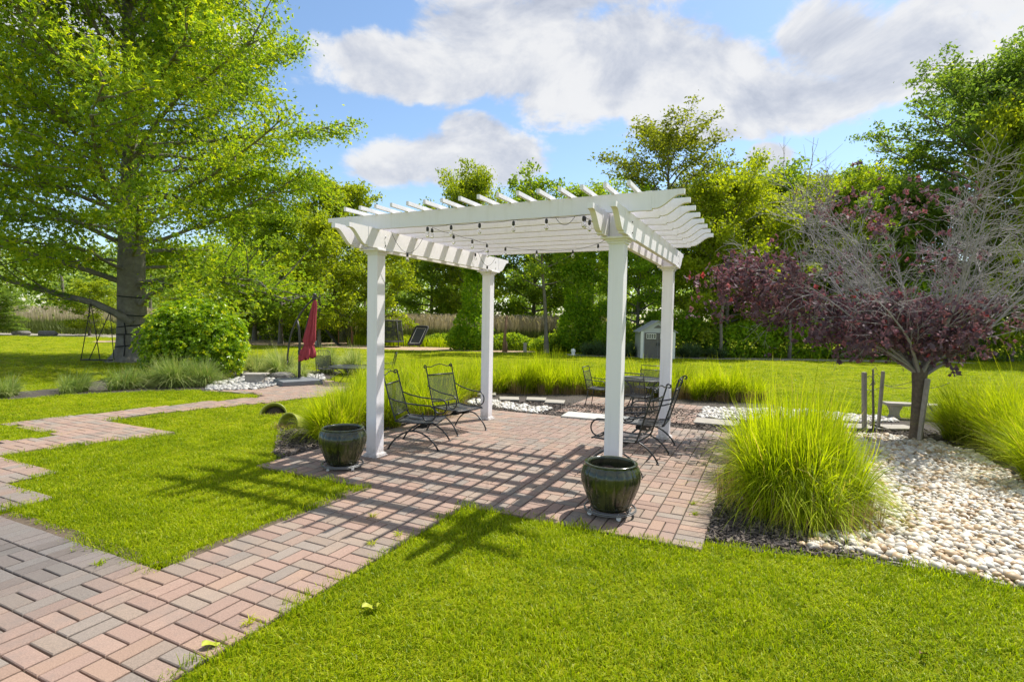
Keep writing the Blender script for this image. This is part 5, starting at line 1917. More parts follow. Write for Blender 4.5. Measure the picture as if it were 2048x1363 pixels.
# ================================================================ FOREGROUND PLANTING
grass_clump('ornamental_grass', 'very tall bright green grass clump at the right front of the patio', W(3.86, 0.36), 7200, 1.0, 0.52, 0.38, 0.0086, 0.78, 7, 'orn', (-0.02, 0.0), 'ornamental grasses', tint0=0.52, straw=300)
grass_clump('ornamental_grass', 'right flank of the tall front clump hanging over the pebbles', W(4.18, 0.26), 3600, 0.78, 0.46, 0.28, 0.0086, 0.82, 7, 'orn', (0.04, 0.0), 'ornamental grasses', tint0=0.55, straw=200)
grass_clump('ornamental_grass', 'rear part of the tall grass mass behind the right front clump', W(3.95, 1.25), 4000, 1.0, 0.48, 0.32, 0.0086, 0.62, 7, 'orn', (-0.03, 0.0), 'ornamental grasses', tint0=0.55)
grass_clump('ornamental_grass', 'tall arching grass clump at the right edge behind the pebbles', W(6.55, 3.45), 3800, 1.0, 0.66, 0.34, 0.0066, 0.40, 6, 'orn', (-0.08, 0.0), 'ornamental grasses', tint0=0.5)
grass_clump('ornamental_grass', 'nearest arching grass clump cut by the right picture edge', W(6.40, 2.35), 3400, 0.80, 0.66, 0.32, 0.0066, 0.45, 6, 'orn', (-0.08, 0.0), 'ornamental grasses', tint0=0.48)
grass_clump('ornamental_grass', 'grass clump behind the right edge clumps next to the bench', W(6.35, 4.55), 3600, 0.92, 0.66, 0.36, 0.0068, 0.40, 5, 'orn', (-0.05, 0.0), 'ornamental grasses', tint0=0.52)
# left bed beside the pot
grass_clump('ornamental_grass', 'bright grass clump directly behind the left green pot', W(-1.16, 0.66), 3200, 0.66, 0.40, 0.25, 0.0070, 0.58, 6, 'orn', (-0.03, 0), 'ornamental grasses', tint0=0.60)
grass_clump('ornamental_grass', 'darker grass clump tucked behind the left front post', W(-1.05, 1.35), 2000, 0.66, 0.40, 0.22, 0.006, 0.5, 5, 'orn', (0, 0), 'ornamental grasses', tint0=0.45)
grass_clump('ornamental_grass', 'grass clump behind the tipped green pot in the left bed', W(-1.66, 1.50), 2000, 0.62, 0.42, 0.22, 0.006, 0.5, 5, 'orn', (0, 0), 'ornamental grasses', tint0=0.55)
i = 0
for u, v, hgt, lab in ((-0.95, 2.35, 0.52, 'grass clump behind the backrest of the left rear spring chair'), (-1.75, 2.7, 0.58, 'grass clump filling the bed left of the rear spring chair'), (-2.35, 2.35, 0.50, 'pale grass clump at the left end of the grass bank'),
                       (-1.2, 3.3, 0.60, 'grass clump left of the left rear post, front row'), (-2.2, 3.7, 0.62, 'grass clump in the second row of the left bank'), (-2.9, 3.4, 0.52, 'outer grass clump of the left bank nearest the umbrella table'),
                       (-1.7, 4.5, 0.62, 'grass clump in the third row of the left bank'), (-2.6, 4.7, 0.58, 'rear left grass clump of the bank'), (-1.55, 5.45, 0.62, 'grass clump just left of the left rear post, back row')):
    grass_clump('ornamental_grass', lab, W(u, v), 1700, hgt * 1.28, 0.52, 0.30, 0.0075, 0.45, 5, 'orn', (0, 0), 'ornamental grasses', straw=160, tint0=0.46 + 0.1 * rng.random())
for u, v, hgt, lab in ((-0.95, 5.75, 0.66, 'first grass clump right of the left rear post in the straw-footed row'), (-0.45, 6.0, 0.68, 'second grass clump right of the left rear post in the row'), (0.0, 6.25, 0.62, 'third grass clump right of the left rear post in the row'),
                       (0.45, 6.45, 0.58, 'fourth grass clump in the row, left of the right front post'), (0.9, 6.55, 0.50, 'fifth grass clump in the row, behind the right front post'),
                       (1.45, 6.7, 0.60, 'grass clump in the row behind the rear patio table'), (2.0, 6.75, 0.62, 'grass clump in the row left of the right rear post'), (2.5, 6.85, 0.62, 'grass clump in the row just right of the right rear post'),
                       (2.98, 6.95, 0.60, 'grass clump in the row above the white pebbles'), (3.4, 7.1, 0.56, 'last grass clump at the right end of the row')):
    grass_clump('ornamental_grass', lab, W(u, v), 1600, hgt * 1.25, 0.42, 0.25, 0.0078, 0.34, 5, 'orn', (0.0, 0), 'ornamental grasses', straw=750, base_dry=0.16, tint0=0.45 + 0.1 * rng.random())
# left bed: variegated clumps under the oak
for x, y, hgt, rch, nn, lab in ((-8.95, 9.55, 0.34, 0.42, 520, 'leftmost loose grass tuft in the mulch strip under the oak'), (-8.32, 10.15, 0.36, 0.42, 560, 'second loose grass tuft in the mulch strip from the left'),
                                (-7.72, 10.72, 0.42, 0.48, 800, 'third grass tuft in the mulch strip, below the swing'), (-7.0, 11.25, 0.52, 0.70, 1900, 'big arching silvery grass clump in front of the oak trunk'),
                                (-6.62, 11.55, 0.48, 0.62, 1500, 'arching silvery grass clump in front of the round shrub'), (-7.6, 11.5, 0.40, 0.5, 900, 'dim grass tuft between the oak trunk and the mulch strip')):
    grass_clump('variegated_grass', lab, (x, y), int(nn * 1.3), hgt * 1.35, rch, 0.22, 0.0085, 0.75, 6, 'variegated', (0, 0), 'silvery grasses in the left bed', tint0=0.5)
for x, y, hgt, rch, nn, lab in ((-5.62, 13.35, 0.60, 0.62, 1600, 'white striped grass fountain behind the umbrella mast'), (-4.98, 14.6, 0.60, 0.58, 1300, 'white striped grass fountain behind the umbrella canopy'), (-5.15, 13.1, 0.34, 0.4, 700, 'low green striped grass at the foot of the umbrella'),
                                (-6.55, 13.9, 0.5, 0.5, 900, 'striped grass at the right side of the round shrub'), (-4.15, 14.3, 0.62, 0.55, 1200, 'white striped grass fountain right of the umbrella above the chair')):
    grass_clump('variegated_grass', lab, (x, y), nn, hgt * 1.3, rch * 1.1, 0.18, 0.011, 0.60, 6, 'variegated', (0, 0), 'striped grasses by the umbrella', tint0=0.72)
# weeds in joints and pebbles
def weed(label, loc, s=1.0):
    n_ = 26
    a = rng.random(n_) * 6.28
    V, F, T = blades(np.stack([rng.normal(0, 0.012, n_), rng.normal(0, 0.012, n_), np.zeros(n_)], -1), s * (0.018 + 0.02 * rng.random(n_)), np.stack([np.cos(a), np.sin(a)], -1) * s * 0.035, np.zeros((n_, 2)), np.full(n_, 0.006), 3, np.full(n_, 0.4), 0.5 + 0.3 * rng.random(n_))
    o = link(bpy.data.objects.new('weed', npmesh('weed', V, F, 'blade', point_attr=T)))
    o.location = (loc[0], loc[1], 0.02)
    return tag(o, label, 'weed', 'small weeds in the paving joints')


for uvp, lab in (((1.5, -2.75), 'weed tuft in the joint near the foreground path edge'), ((1.42, -1.75), 'weed in the right joint of the path below the pergola shadow'), ((1.48, -1.55), 'weed a step farther up the right path joint'),
                 ((0.2, -2.72), 'weed tuft on the dark stained bricks at the left'), ((3.2, 0.1), 'weed on the patio beside the tall right grass'), ((3.25, -0.15), 'weed on the patio near its front right corner'), ((1.1, -1.35), 'weed in the middle of the path within the shadow grid')):
    weed(lab, W(*uvp), 1.2)

# ================================================================ TREES
# ---- pin oak on the left
OKX, OKY = -11.95, 17.05
rng = np.random.default_rng(5)


def oak_profile(s):
    pts = [(0, 6.9), (0.10, 7.2), (0.28, 7.2), (0.45, 6.8), (0.62, 5.9), (0.8, 4.2), (1.0, 1.6)]
    return float(np.interp(s, [p[0] for p in pts], [p[1] for p in pts])) / 7.0


(TV, TF), (LV, LF, LT) = make_tree(H=16.8, crown0=2.35, Rc=5.2, r0=0.36, nprim=118, nsec=13, leaves_per=135, leaf=0.150, elev=(0.22, 1.08), profile=oak_profile, wob=0.12, droop=0.028,
                                   sec_len=0.33, spray=0.80, star=True, asp=0.36, flat=0.45, br=0.0095, tint_bias=0.03)
oak = thing('oak_tree', 'large pin oak with a broad leafy crown filling the upper left', 'tree', (OKX, OKY, 0.0))
tk = link(bpy.data.objects.new('trunk', npmesh('trunk', TV, TF, 'bark', smooth=True)), oak)
link(bpy.data.objects.new('crown', npmesh('crown', LV, LF, 'oak', face_attr=LT)), oak)
b = MB()
n = 28
prof = [(0.72, -0.05), (0.62, 0.06), (0.51, 0.22), (0.45, 0.42), (0.42, 0.75), (0.395, 1.3), (0.38, 2.0), (0.37, 3.0), (0.34, 4.2)]
b.lathe(prof, n, mod=lambda a, i: 1 + (0.10 * math.sin(a * 5 + 0.7) + 0.05 * math.sin(a * 9)) * max(0, 1 - i / 4.5) + 0.02 * math.sin(a * 7 + i))
b.build('root_flare', 'bark', oak, smooth=True)


def limb(pts, r, m_sub=6, leaves=0, seed=1, leafn='crown'):
    """a large hand-placed limb with side twigs and leaves, local to the oak"""
    P = np.array(pts, float) - np.array([OKX, OKY, 0])
    pol = [(P, np.linspace(r, r * 0.35, len(P)))]
    LP, LD = [], []
    for k in range(m_sub):
        q = 0.35 + 0.65 * (k + rng.random()) / m_sub
        f = q * (len(P) - 1)
        i = min(len(P) - 2, int(f))
        p = P[i] + (P[i + 1] - P[i]) * (f - i)
        d = rotv(P[i + 1] - P[i], 0.5 + 0.5 * rng.random(), rng.random() * 6.28)
        d[2] = d[2] * 0.4 + 0.22
        c = curve(p, d, 0.9 + 1.3 * rng.random(), 5, 0.13)
        pol.append((c, 0.03 * np.linspace(1, 0.3, 5)))
        u = rng.random(leaves) * 4
        ii = np.minimum(3, u.astype(int))
        LP.append(c[ii] + (c[ii + 1] - c[ii]) * (u - ii)[:, None] + rng.normal(0, 0.2, (leaves, 3)))
        LD.append(np.tile(d, (leaves, 1)))
    V, F = tubes_np(pol, 7)
    link(bpy.data.objects.new('limb', npmesh('limb', V, F, 'bark', smooth=True)), oak)
    if leaves:
        LP = np.concatenate(LP)
        V, F, T = leaf_cards(LP, 0.135, np.concatenate(LD), star=True, asp=0.34, tint=np.clip(0.45 + rng.normal(0, 0.16, len(LP)), 0.02, 1))
        link(bpy.data.objects.new('limb_leaves', npmesh('limb_leaves', V, F, 'oak', face_attr=T)), oak)


limb([(-11.75, 16.75, 1.22), (-12.10, 16.50, 1.52), (-12.55, 16.35, 1.78), (-13.2, 16.2, 1.96), (-14.2, 15.9, 2.25), (-15.2, 15.6, 2.62), (-16.6, 15.2, 2.85), (-18, 15, 3.2)], 0.125, 12, 110)
limb([(-11.55, 16.85, 1.80), (-11.1, 16.7, 2.14), (-10.3, 16.5, 2.38), (-9.2, 16.2, 2.48), (-8.0, 15.9, 2.38), (-6.9, 15.6, 2.10), (-6.2, 15.4, 1.9)], 0.085, 10, 110)
limb([(-11.6, 16.9, 2.35), (-10.9, 16.6, 2.52), (-9.8, 16.3, 2.66), (-8.4, 15.8, 2.60), (-7.0, 15.2, 2.42)], 0.08, 9, 110)
limb([(-12.3, 17.0, 2.5), (-13.2, 16.4, 2.9), (-14.4, 15.8, 3.3), (-15.8, 15.2, 3.5), (-17.4, 14.6, 3.6)], 0.09, 9, 120)

# climbing straps wound round the trunk
cs = thing('climbing_straps', 'black webbing straps wrapped around the oak trunk', 'strap', (OKX, OKY, 0.0))
for z, rr, tilt in ((2.02, 0.395, -0.03), (1.46, 0.405, -0.035), (1.10, 0.412, 0.05), (0.86, 0.425, 0.01), (0.50, 0.462, 0.055)):
    V, F = [], []
    for k in range(41):
        a = 2 * math.pi * k / 40
        zz = z + tilt * math.cos(a)
        for d in (-0.018, 0.018):
            V.append((rr * math.cos(a), rr * math.sin(a), zz + d))
    for k in range(40):
        F.append((k * 2, k * 2 + 2, k * 2 + 3, k * 2 + 1))
    link(bpy.data.objects.new('strap', npmesh('strap', V, np.array(F), 'strap', smooth=True)), cs)
MB().tube([(0.02, -0.415, 1.43), (0.05, -0.42, 1.25), (0.10, -0.43, 0.92), (0.11, -0.435, 0.86)], 0.018, 6).build('hanging_strap', 'strap', cs, smooth=True)
MB().tube([(0.06, -0.445, 0.84), (0.08, -0.46, 0.62), (0.11, -0.485, 0.48), (0.13, -0.56, 0.20)], 0.018, 6).build('hanging_strap', 'strap', cs, smooth=True)

# swing
sw = thing('rope_swing', 'dark rope swing with a thin seat hanging from the oak limb', 'swing', (-12.2, 16.1, 0.0))
for a, c in (((-12.62, 16.25, 1.80), (-12.66, 15.9, 0.13)), ((-12.62, 16.25, 1.80), (-12.14, 15.95, 0.13)), ((-12.16, 16.40, 1.55), (-12.42, 15.9, 0.13)), ((-12.16, 16.40, 1.55), (-11.80, 16.05, 0.13))):
    a, c = np.array(a) - [-12.2, 16.1, 0], np.array(c) - [-12.2, 16.1, 0]
    MB().tube([tuple(a), tuple((a + c) / 2), tuple(c)], 0.013, 6).build('rope', 'rope', sw, smooth=True)
b = MB()
b.box((-0.03, -0.14, 0.12), (0.86, 0.20, 0.03))
b.build('seat', 'rope', sw, bevel=0.006)

# ---- round shrub beside the oak
rng = np.random.default_rng(21)
sb = thing('round_shrub', 'big rounded glossy evergreen shrub right of the oak trunk', 'shrub', (-7.62, 13.05, 0.0))
lob = [((0, 0, 0.85), (1.12, 0.95, 0.95)), ((-0.62, -0.1, 0.75), (0.62, 0.7, 0.85)), ((0.62, -0.15, 0.70), (0.62, 0.7, 0.86)), ((0.1, -0.45, 0.55), (0.85, 0.6, 0.62)), ((0.2, 0, 1.35), (0.75, 0.7, 0.52)), ((-0.45, 0, 1.25), (0.6, 0.6, 0.52))]
w = np.array([l[1][0] * l[1][2] for l in lob])
CP, CD = [], []
for (c, r), f in zip(lob, w / w.sum()):
    k = int(2400 * f)
    d = rng.normal(size=(k, 3))
    d /= np.linalg.norm(d, axis=1, keepdims=True)
    bumpy = 1 + 0.10 * np.sin(d @ rng.normal(size=(3, 4)) * 4).sum(1) * 0.5
    CP.append(np.array(c) + d * np.array(r) * (bumpy * (1 - 0.16 * rng.random(k) ** 2))[:, None])
    CD.append(d)
CP, CD = np.concatenate(CP), np.concatenate(CD)
ok = CP[:, 2] > 0.04
CP, CD = CP[ok], CD[ok]
nl = 11
P = np.repeat(CP, nl, 0)
D = np.repeat(CD + np.array([0, 0, 0.5]), nl, 0)
D /= np.linalg.norm(D, axis=1, keepdims=True)
ax = rng.normal(size=P.shape)
ax -= D * (ax * D).sum(1, keepdims=True)
ax /= np.linalg.norm(ax, axis=1, keepdims=True)
dirs = ax * 1.0 + D * 0.45
P = P + dirs * 0.045
base = np.repeat(np.clip(rng.normal(0.45, 0.24, len(CP)), 0.02, 1), nl)
V, F, T = leaf_cards(P, 0.085, dirs * 3, n_up=0.8, tint=np.clip(base + rng.normal(0, 0.09, len(P)), 0.02, 1), asp=0.40)
link(bpy.data.objects.new('foliage', npmesh('foliage', V, F, 'bush', face_attr=T)), sb)
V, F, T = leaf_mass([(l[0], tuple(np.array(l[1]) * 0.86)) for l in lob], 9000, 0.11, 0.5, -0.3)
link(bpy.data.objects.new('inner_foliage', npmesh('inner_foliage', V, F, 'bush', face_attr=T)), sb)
pol = []
for k in range(12):
    e = CP[rng.integers(0, len(CP))] * 0.8
    t_ = np.linspace(0, 1, 6)[:, None]
    pol.append((np.array([rng.normal(0, 0.15), rng.normal(0, 0.15), -0.03]) * (1 - t_) + e * t_, np.linspace(0.035, 0.008, 6)))
V, F = tubes_np(pol, 5)
link(bpy.data.objects.new('stems', npmesh('stems', V, F, 'barkd', smooth=True)), sb)

# ---- half-dead purple maple
rng = np.random.default_rng(77)
MX, MY = 5.40, 7.16
mp = thing('maple_tree', 'half bare purple leaved maple with grey twigs at the right', 'tree', (MX, MY, 0.0))
b = MB()
b.lathe([(0.105, -0.04), (0.086, 0.04), (0.073, 0.18), (0.068, 0.5), (0.072, 0.72), (0.086, 0.86), (0.09, 0.93), (0.07, 0.98)], 18, mod=lambda a, i: 1 + 0.05 * math.sin(a * 3 + i * 0.5) + 0.03 * math.sin(a * 7 + i), cap=(True, True))
b.build('trunk', 'mbark', mp, smooth=True)
limbs, twigs, tips = [], [], []
stems = []
for k in range(17):
    a = 2.4 * k + rng.normal(0, 0.2)
    el = [0.30, 0.48, 0.70, 0.92, 1.12, 1.32][k % 6] + rng.normal(0, 0.06)
    L_ = 1.9 + 0.75 * rng.random() + (0.35 if 0.6 < el < 1.2 and math.cos(a) < 0.2 else 0.0)
    stems.append((a, el, L_))
# two low limbs reaching far left
stems += [(math.pi - 0.12, 0.20, 2.75), (math.pi + 0.1, 0.42, 2.95), (math.pi - 0.25, 0.62, 2.6), (math.pi + 0.3, 0.12, 2.3), (0.15, 0.55, 2.4), (-0.2, 0.75, 2.5), (2.7, 0.95, 2.9), (3.5, 1.1, 3.0)]
for a, el, L_ in stems:
    d = np.array([math.cos(a) * math.cos(el), math.sin(a) * math.cos(el), math.sin(el)])
    p0 = np.array([0.05 * math.cos(a), 0.05 * math.sin(a), 0.86 + 0.08 * rng.random()])
    c = curve(p0, d * np.array([1, 1, 1]) + np.array([0, 0, 0.35]), L_, 10, 0.075, grav=0.02 if el < 0.5 else 0.0)
    limbs.append((c, 0.021 * np.linspace(1, 0.16, 10) ** 1.1))
    for j in range(11):
        q = 0.18 + 0.82 * (j + rng.random()) / 11
        i = min(8, int(q * 9))
        p = c[i] + (c[i + 1] - c[i]) * (q * 9 - i)
        L2 = (0.35 + 0.75 * rng.random()) * (1.15 - 0.55 * q)
        d2 = rotv(c[i + 1] - c[i], 0.35 + 0.6 * rng.random(), rng.random() * 6.28) + np.array([0, 0, 0.10])
        c2 = curve(p, d2, L2, 6, 0.13)
        limbs.append((c2, 0.0058 * np.linspace(1, 0.35, 6)))
        for m_ in range(5):
            i2 = rng.integers(1, 5)
            d3 = rotv(c2[i2 + 1] - c2[i2], 0.4 + 0.6 * rng.random(), rng.random() * 6.28)
            c3 = curve(c2[i2], d3, 0.14 + 0.32 * rng.random(), 4, 0.18)
            twigs.append((c3, 0.0030 * np.linspace(1, 0.5, 4)))
            tips.append(c3[-1])
            for q_ in range(2):
                c4 = curve(c3[rng.integers(1, 3)], rotv(d3, 0.8, rng.random() * 6.28), 0.08 + 0.16 * rng.random(), 3, 0.2)
                twigs.append((c4, 0.0021 * np.linspace(1, 0.6, 3)))
                tips.append(c4[-1])
        tips.append(c2[-1])
V, F = tubes_np(limbs, 6)
link(bpy.data.objects.new('branches', npmesh('branches', V, F, 'twig', smooth=True)), mp)
V, F = tubes_np(twigs, 3)
link(bpy.data.objects.new('twigs', npmesh('twigs', V, F, 'twig', smooth=True)), mp)
tips = np.array(tips)
LP = []
for (cx, cy, cz), (rx, ry, rz_), k in (((-0.05, -0.10, 1.38), (0.72, 0.62, 0.36), 1.5), ((-0.95, -0.15, 1.46), (0.75, 0.65, 0.38), 0.8), ((-2.25, 0.0, 1.98), (0.75, 0.7, 0.50), 0.95), ((-2.85, 0.0, 1.50), (0.42, 0.6, 0.34), 0.9),
                                      ((0.75, 0.1, 1.62), (0.6, 0.6, 0.36), 0.30), ((-1.6, 0.1, 1.75), (0.6, 0.6, 0.3), 0.35), ((-0.35, 0.3, 3.20), (0.95, 0.8, 0.38), 0.16), ((0.1, 0.2, 2.5), (1.0, 0.9, 0.5), 0.04), ((-0.3, -0.1, 1.7), (0.9, 0.7, 0.25), 0.4)):
    q = (tips - np.array([cx, cy, cz])) / np.array([rx, ry, rz_])
    sel = tips[(q ** 2).sum(1) < 1]
    if len(sel) == 0:
        continue
    sel = sel[rng.random(len(sel)) < min(1, k)]
    sel = sel[rng.random(len(sel)) < 0.55]
    LP.append(np.repeat(sel, 9, 0) + rng.normal(0, 0.05, (len(sel) * 9, 3)))
    m_ = int(130 * k * rx * ry * 2)
    ce = np.array([cx, cy, cz]) + rng.normal(0, 0.45, (m_, 3)) * np.array([rx, ry, rz_])
    LP.append(np.repeat(ce, 7, 0) + rng.normal(0, 0.05, (m_ * 7, 3)))
LP = np.concatenate(LP)
tint = np.clip(0.36 + rng.normal(0, 0.16, len(LP)) + 0.30 * (rng.random(len(LP)) < 0.14), 0.02, 1)
V, F, T = leaf_cards(LP, 0.080, np.tile([0, 0, -0.5], (len(LP), 1)), n_up=0.6, star=True, asp=0.6, tint=tint)
link(bpy.data.objects.new('crown', npmesh('crown', V, F, 'purple', face_attr=T)), mp)

# ---- background trees (prototypes shared between copies)
rng = np.random.default_rng(31)
PR = {}
PR['round'] = tree_meshes('round', 'barkd', 'leaf_mid', H=8.0, crown0=0.7, Rc=2.7, r0=0.13, nprim=44, nsec=9, leaves_per=84, leaf=0.165, elev=(0.15, 1.1), spray=0.60)
PR['tall'] = tree_meshes('tall', 'barkd', 'leaf_olive', H=13.0, crown0=3.8, Rc=3.3, r0=0.20, nprim=38, nsec=8, leaves_per=64, leaf=0.175, elev=(0.25, 1.05), spray=0.62, wob=0.3, profile=lambda s: 0.55 + 0.55 * math.sin(math.pi * min(1, s * 1.02)) - 0.25 * s)
PR['big'] = tree_meshes('big', 'barkd', 'leaf_dark', H=16.0, crown0=2.5, Rc=5.6, r0=0.34, nprim=56, nsec=10, leaves_per=84, leaf=0.21, elev=(0.15, 1.0), spray=0.72, sec_len=0.36)
PR['young'] = tree_meshes('young', 'barkd', 'leaf_bright', H=6.0, crown0=0.8, Rc=1.9, r0=0.09, nprim=34, nsec=7, leaves_per=60, leaf=0.15, elev=(0.1, 1.0), spray=0.48)
PR['open'] = tree_meshes('open', 'barkd', 'leaf_mid', H=8.5, crown0=3.0, Rc=2.1, r0=0.12, nprim=22, nsec=6, leaves_per=34, leaf=0.18, elev=(0.2, 1.0), spray=0.5, wob=0.4, lean=(-0.6, 0.2))

BT = [('woodland_tree', 'green tree filling the gap behind the left rear post', 'round', (-6.4, 43.0), (1.25, 1.25, 1.12), 0.9, 'leaf_mid'),
      ('woodland_tree', 'green tree behind the yellow green tree, left of the bare twigs', 'round', (11.6, 31.0), (1.1, 1.1, 1.12), 0.5, 'leaf_mid'),
      ('woodland_tree', 'green tree close behind the bare maple top', 'round', (16.6, 29.0), (1.1, 1.1, 1.05), 1.5, 'leaf_bright'),
      ('woodland_tree', 'tall green tree closing the gap left of the dark right tree', 'round', (21.0, 33.0), (1.3, 1.3, 1.25), 1.5, 'leaf_mid'),
      ('tall_tree', 'tall open olive green tree above the right end of the pergola', 'tall', (7.9, 28.0), (1, 1, 0.83), 0.4, None),
      ('yellow_green_tree', 'bright yellow green tree right behind the pergola rafter tails', 'round', (10.2, 25.8), (0.98, 0.98, 0.98), 1.1, 'leaf_bright'),
      ('yellow_green_tree', 'lower yellow green tree behind the bare maple twigs', 'round', (13.2, 27.2), (0.9, 0.9, 0.92), 2.3, 'leaf_bright'),
      ('woodland_tree', 'rounded mid green tree between the tall tree and the dark right tree', 'round', (14.6, 31.5), (1.15, 1.15, 1.18), 0.2, None),
      ('woodland_tree', 'rounded green tree left of the big dark right tree', 'round', (18.6, 32.0), (1.2, 1.2, 1.15), 3.0, 'leaf_olive'),
      ('big_dark_tree', 'huge dark green tree towering at the right edge', 'big', (24.6, 28.6), (0.95, 0.95, 0.88), 0.9, None),
      ('big_dark_tree', 'second dark tree crown cut by the right edge behind the first', 'big', (30.5, 31.0), (1.0, 1.0, 1.0), 2.2, None),
      ('yellow_green_tree', 'sunlit yellow green tree low at the right edge before the dark crown', 'round', (23.2, 25.2), (0.85, 0.85, 1.35), 1.9, 'leaf_bright'),
      ('woodland_tree', 'green tree directly behind the shed', 'round', (6.2, 26.8), (0.8, 0.8, 0.85), 0.8, 'ivy'),
      ('woodland_tree', 'mid green tree behind the right front post', 'round', (5.4, 38.5), (1.25, 1.25, 1.25), 1.6, None),
      ('slender_tree', 'slender leaning tree with a clear dark trunk between the rear posts', 'open', (1.62, 25.3), (0.9, 0.9, 0.92), 0.3, None),
      ('woodland_tree', 'green tree behind the slender leaning trunk', 'round', (1.6, 41.0), (1.3, 1.3, 1.22), 4.1, 'leaf_mid'),
      ('woodland_tree', 'green tree whose top shows above the middle purlins', 'round', (-3.2, 41.0), (1.1, 1.1, 1.42), 5.0, 'leaf_bright'),
      ('yellow_green_tree', 'bright small tree behind the trampoline', 'young', (-7.4, 30.6), (1.05, 1.05, 1.0), 0.5, None),
      ('yellow_green_tree', 'bright small tree right of the red umbrella', 'young', (-9.9, 27.8), (1.0, 1.0, 1.02), 1.5, None),
      ('yellow_green_tree', 'bright tree with drooping leaves behind the red umbrella', 'young', (-12.6, 29.5), (1.3, 1.3, 1.1), 2.6, 'leaf_mid'),
      ('woodland_tree', 'green tree behind the umbrella arm under the oak crown', 'round', (-15.2, 32.0), (1.0, 1.0, 0.9), 0.1, 'leaf_mid'),
      ('woodland_tree', 'green tree at the far right end of the oak crown above the goal', 'round', (-11.3, 34.5), (1.1, 1.1, 1.15), 3.6, 'leaf_bright'),
      ('small_tree', 'small yellow green leaning tree on the far left before the reeds', 'young', (-27.6, 35.4), (0.85, 0.85, 0.55), 1.0, None),
      ('small_tree', 'thin young tree left of the oak trunk before the reeds', 'young', (-22.2, 36.0), (0.6, 0.6, 0.52), 2.0, None),
      ('woodland_tree', 'dark green tree at the extreme left edge', 'round', (-32.5, 33.5), (0.7, 0.7, 0.34), 0.7, 'leaf_dark'),
      ('woodland_tree', 'green tree right of the bright tree, behind the purple maple', 'round', (16.8, 27.5), (0.95, 0.95, 1.0), 5.2, 'leaf_mid'),
      ('woodland_tree', 'dim green tree behind the bare maple crown at right', 'round', (20.2, 27.2), (0.9, 0.9, 1.0), 2.9, 'leaf_dark')]
for nm, lab, pr, (x, y), sc, rz, lm in BT:
    place_tree(nm, lab, PR[pr], (x, y, 0), sc, rz, lm, 'trees along the back of the lawn')

# ivy columns and shrubs at the wood edge
rng = np.random.default_rng(41)
shrub('ivy_column', 'tall ivy-clad trunk mass left of the left rear post', (-1.95, 26.6, 0), [((0, 0, 1.0), (0.95, 0.8, 1.2)), ((0.05, 0, 2.8), (0.62, 0.6, 1.5)), ((0.1, 0, 4.6), (0.85, 0.8, 1.2)), ((-0.4, 0, 0.5), (0.9, 0.7, 0.7)), ((0.3, 0, 6), (1.1, 1, 1.0))], 11000, 0.17, 'ivy', 'ivy', 8)
shrub('ivy_column', 'tall ivy-clad trunk mass left of the right front post', (3.1, 26.4, 0), [((0, 0, 1.2), (0.85, 0.8, 1.2)), ((0.1, 0, 2.9), (0.75, 0.7, 1.5)), ((-0.1, 0, 4.6), (1.0, 0.9, 1.2)), ((0.6, 0, 1.0), (0.7, 0.6, 1.0)), ((0, 0, 6), (1.2, 1, 1))], 11000, 0.17, 'ivy', 'ivy', 8)
SH = [('mid green shrub filling the gap behind the trampoline', (-9.0, 33.5), (2.0, 1.0, 1.2), 'leaf_mid', 3000), ('mid green shrub behind the orange goal', (-12.2, 32.5), (2.0, 1.0, 1.3), 'leaf_mid', 3000), ('mid green shrub left of the umbrella below the oak crown', (-16.5, 34.5), (2.2, 1.0, 1.2), 'leaf_mid', 3000), ('leafy green shrub between shed and slender trunk', (3.6, 28.0), (1.3, 0.9, 1.3), 'leaf_mid', 2600),
      ('yellow green weedy shrub behind the brown dead post', (-0.2, 27.4), (1.2, 0.8, 0.46), 'leaf_mid', 2200), ('yellow green low shrub right of the slender trunk', (2.0, 27.0), (0.9, 0.7, 0.46), 'leaf_mid', 1800),
      ('green shrub left of the rebounder net behind the trampoline', (-7.6, 31.0), (1.2, 0.8, 0.6), 'leaf_bright', 2600), ('green shrub right of the rebounder net', (-4.0, 30.6), (1.1, 0.8, 0.36), 'leaf_mid', 2600),
      ('dark green ivy shrub left of the shed', (4.75, 25.0), (0.9, 0.7, 0.85), 'ivy', 2400), ('dark green ivy shrub right of the shed', (8.2, 25.4), (1.0, 0.8, 1.1), 'ivy', 2600),
      ('dark hedge shrub below the yellow green tree', (10.4, 24.6), (1.4, 0.9, 0.85), 'ivy', 3000), ('dark hedge shrub behind the purple maple, left', (13.0, 25.0), (1.6, 1.0, 1.15), 'ivy', 3400),
      ('dark hedge shrub behind the purple maple, right', (16.0, 25.2), (1.7, 1.0, 1.5), 'leaf_dark', 3600), ('deep green hedge shrub right of the maple trunk', (19.0, 25.2), (1.9, 1.1, 2.0), 'ivy', 4200),
      ('deep green hedge shrub near the right edge', (22.2, 25.4), (1.9, 1.1, 2.2), 'leaf_dark', 4200), ('deep green hedge shrub cut by the right edge', (25.2, 26.2), (2.0, 1.2, 2.3), 'ivy', 4200)]
for lab, (x, y), (rx, ry, rz_), m_, n_ in SH:
    lb = [((0, 0, rz_ * 0.8), (rx, ry, rz_)), ((-rx * 0.5, 0, rz_ * 0.6), (rx * 0.6, ry, rz_ * 0.8)), ((rx * 0.5, 0.1, rz_ * 0.7), (rx * 0.6, ry, rz_ * 0.9)), ((rx * 0.1, 0, rz_ * 1.4), (rx * 0.6, ry * 0.8, rz_ * 0.5))]
    shrub('wood_edge_shrub', lab, (x, y, 0), lb, n_, 0.17, m_, 'shrub', 6, 'shrubs along the wood edge')
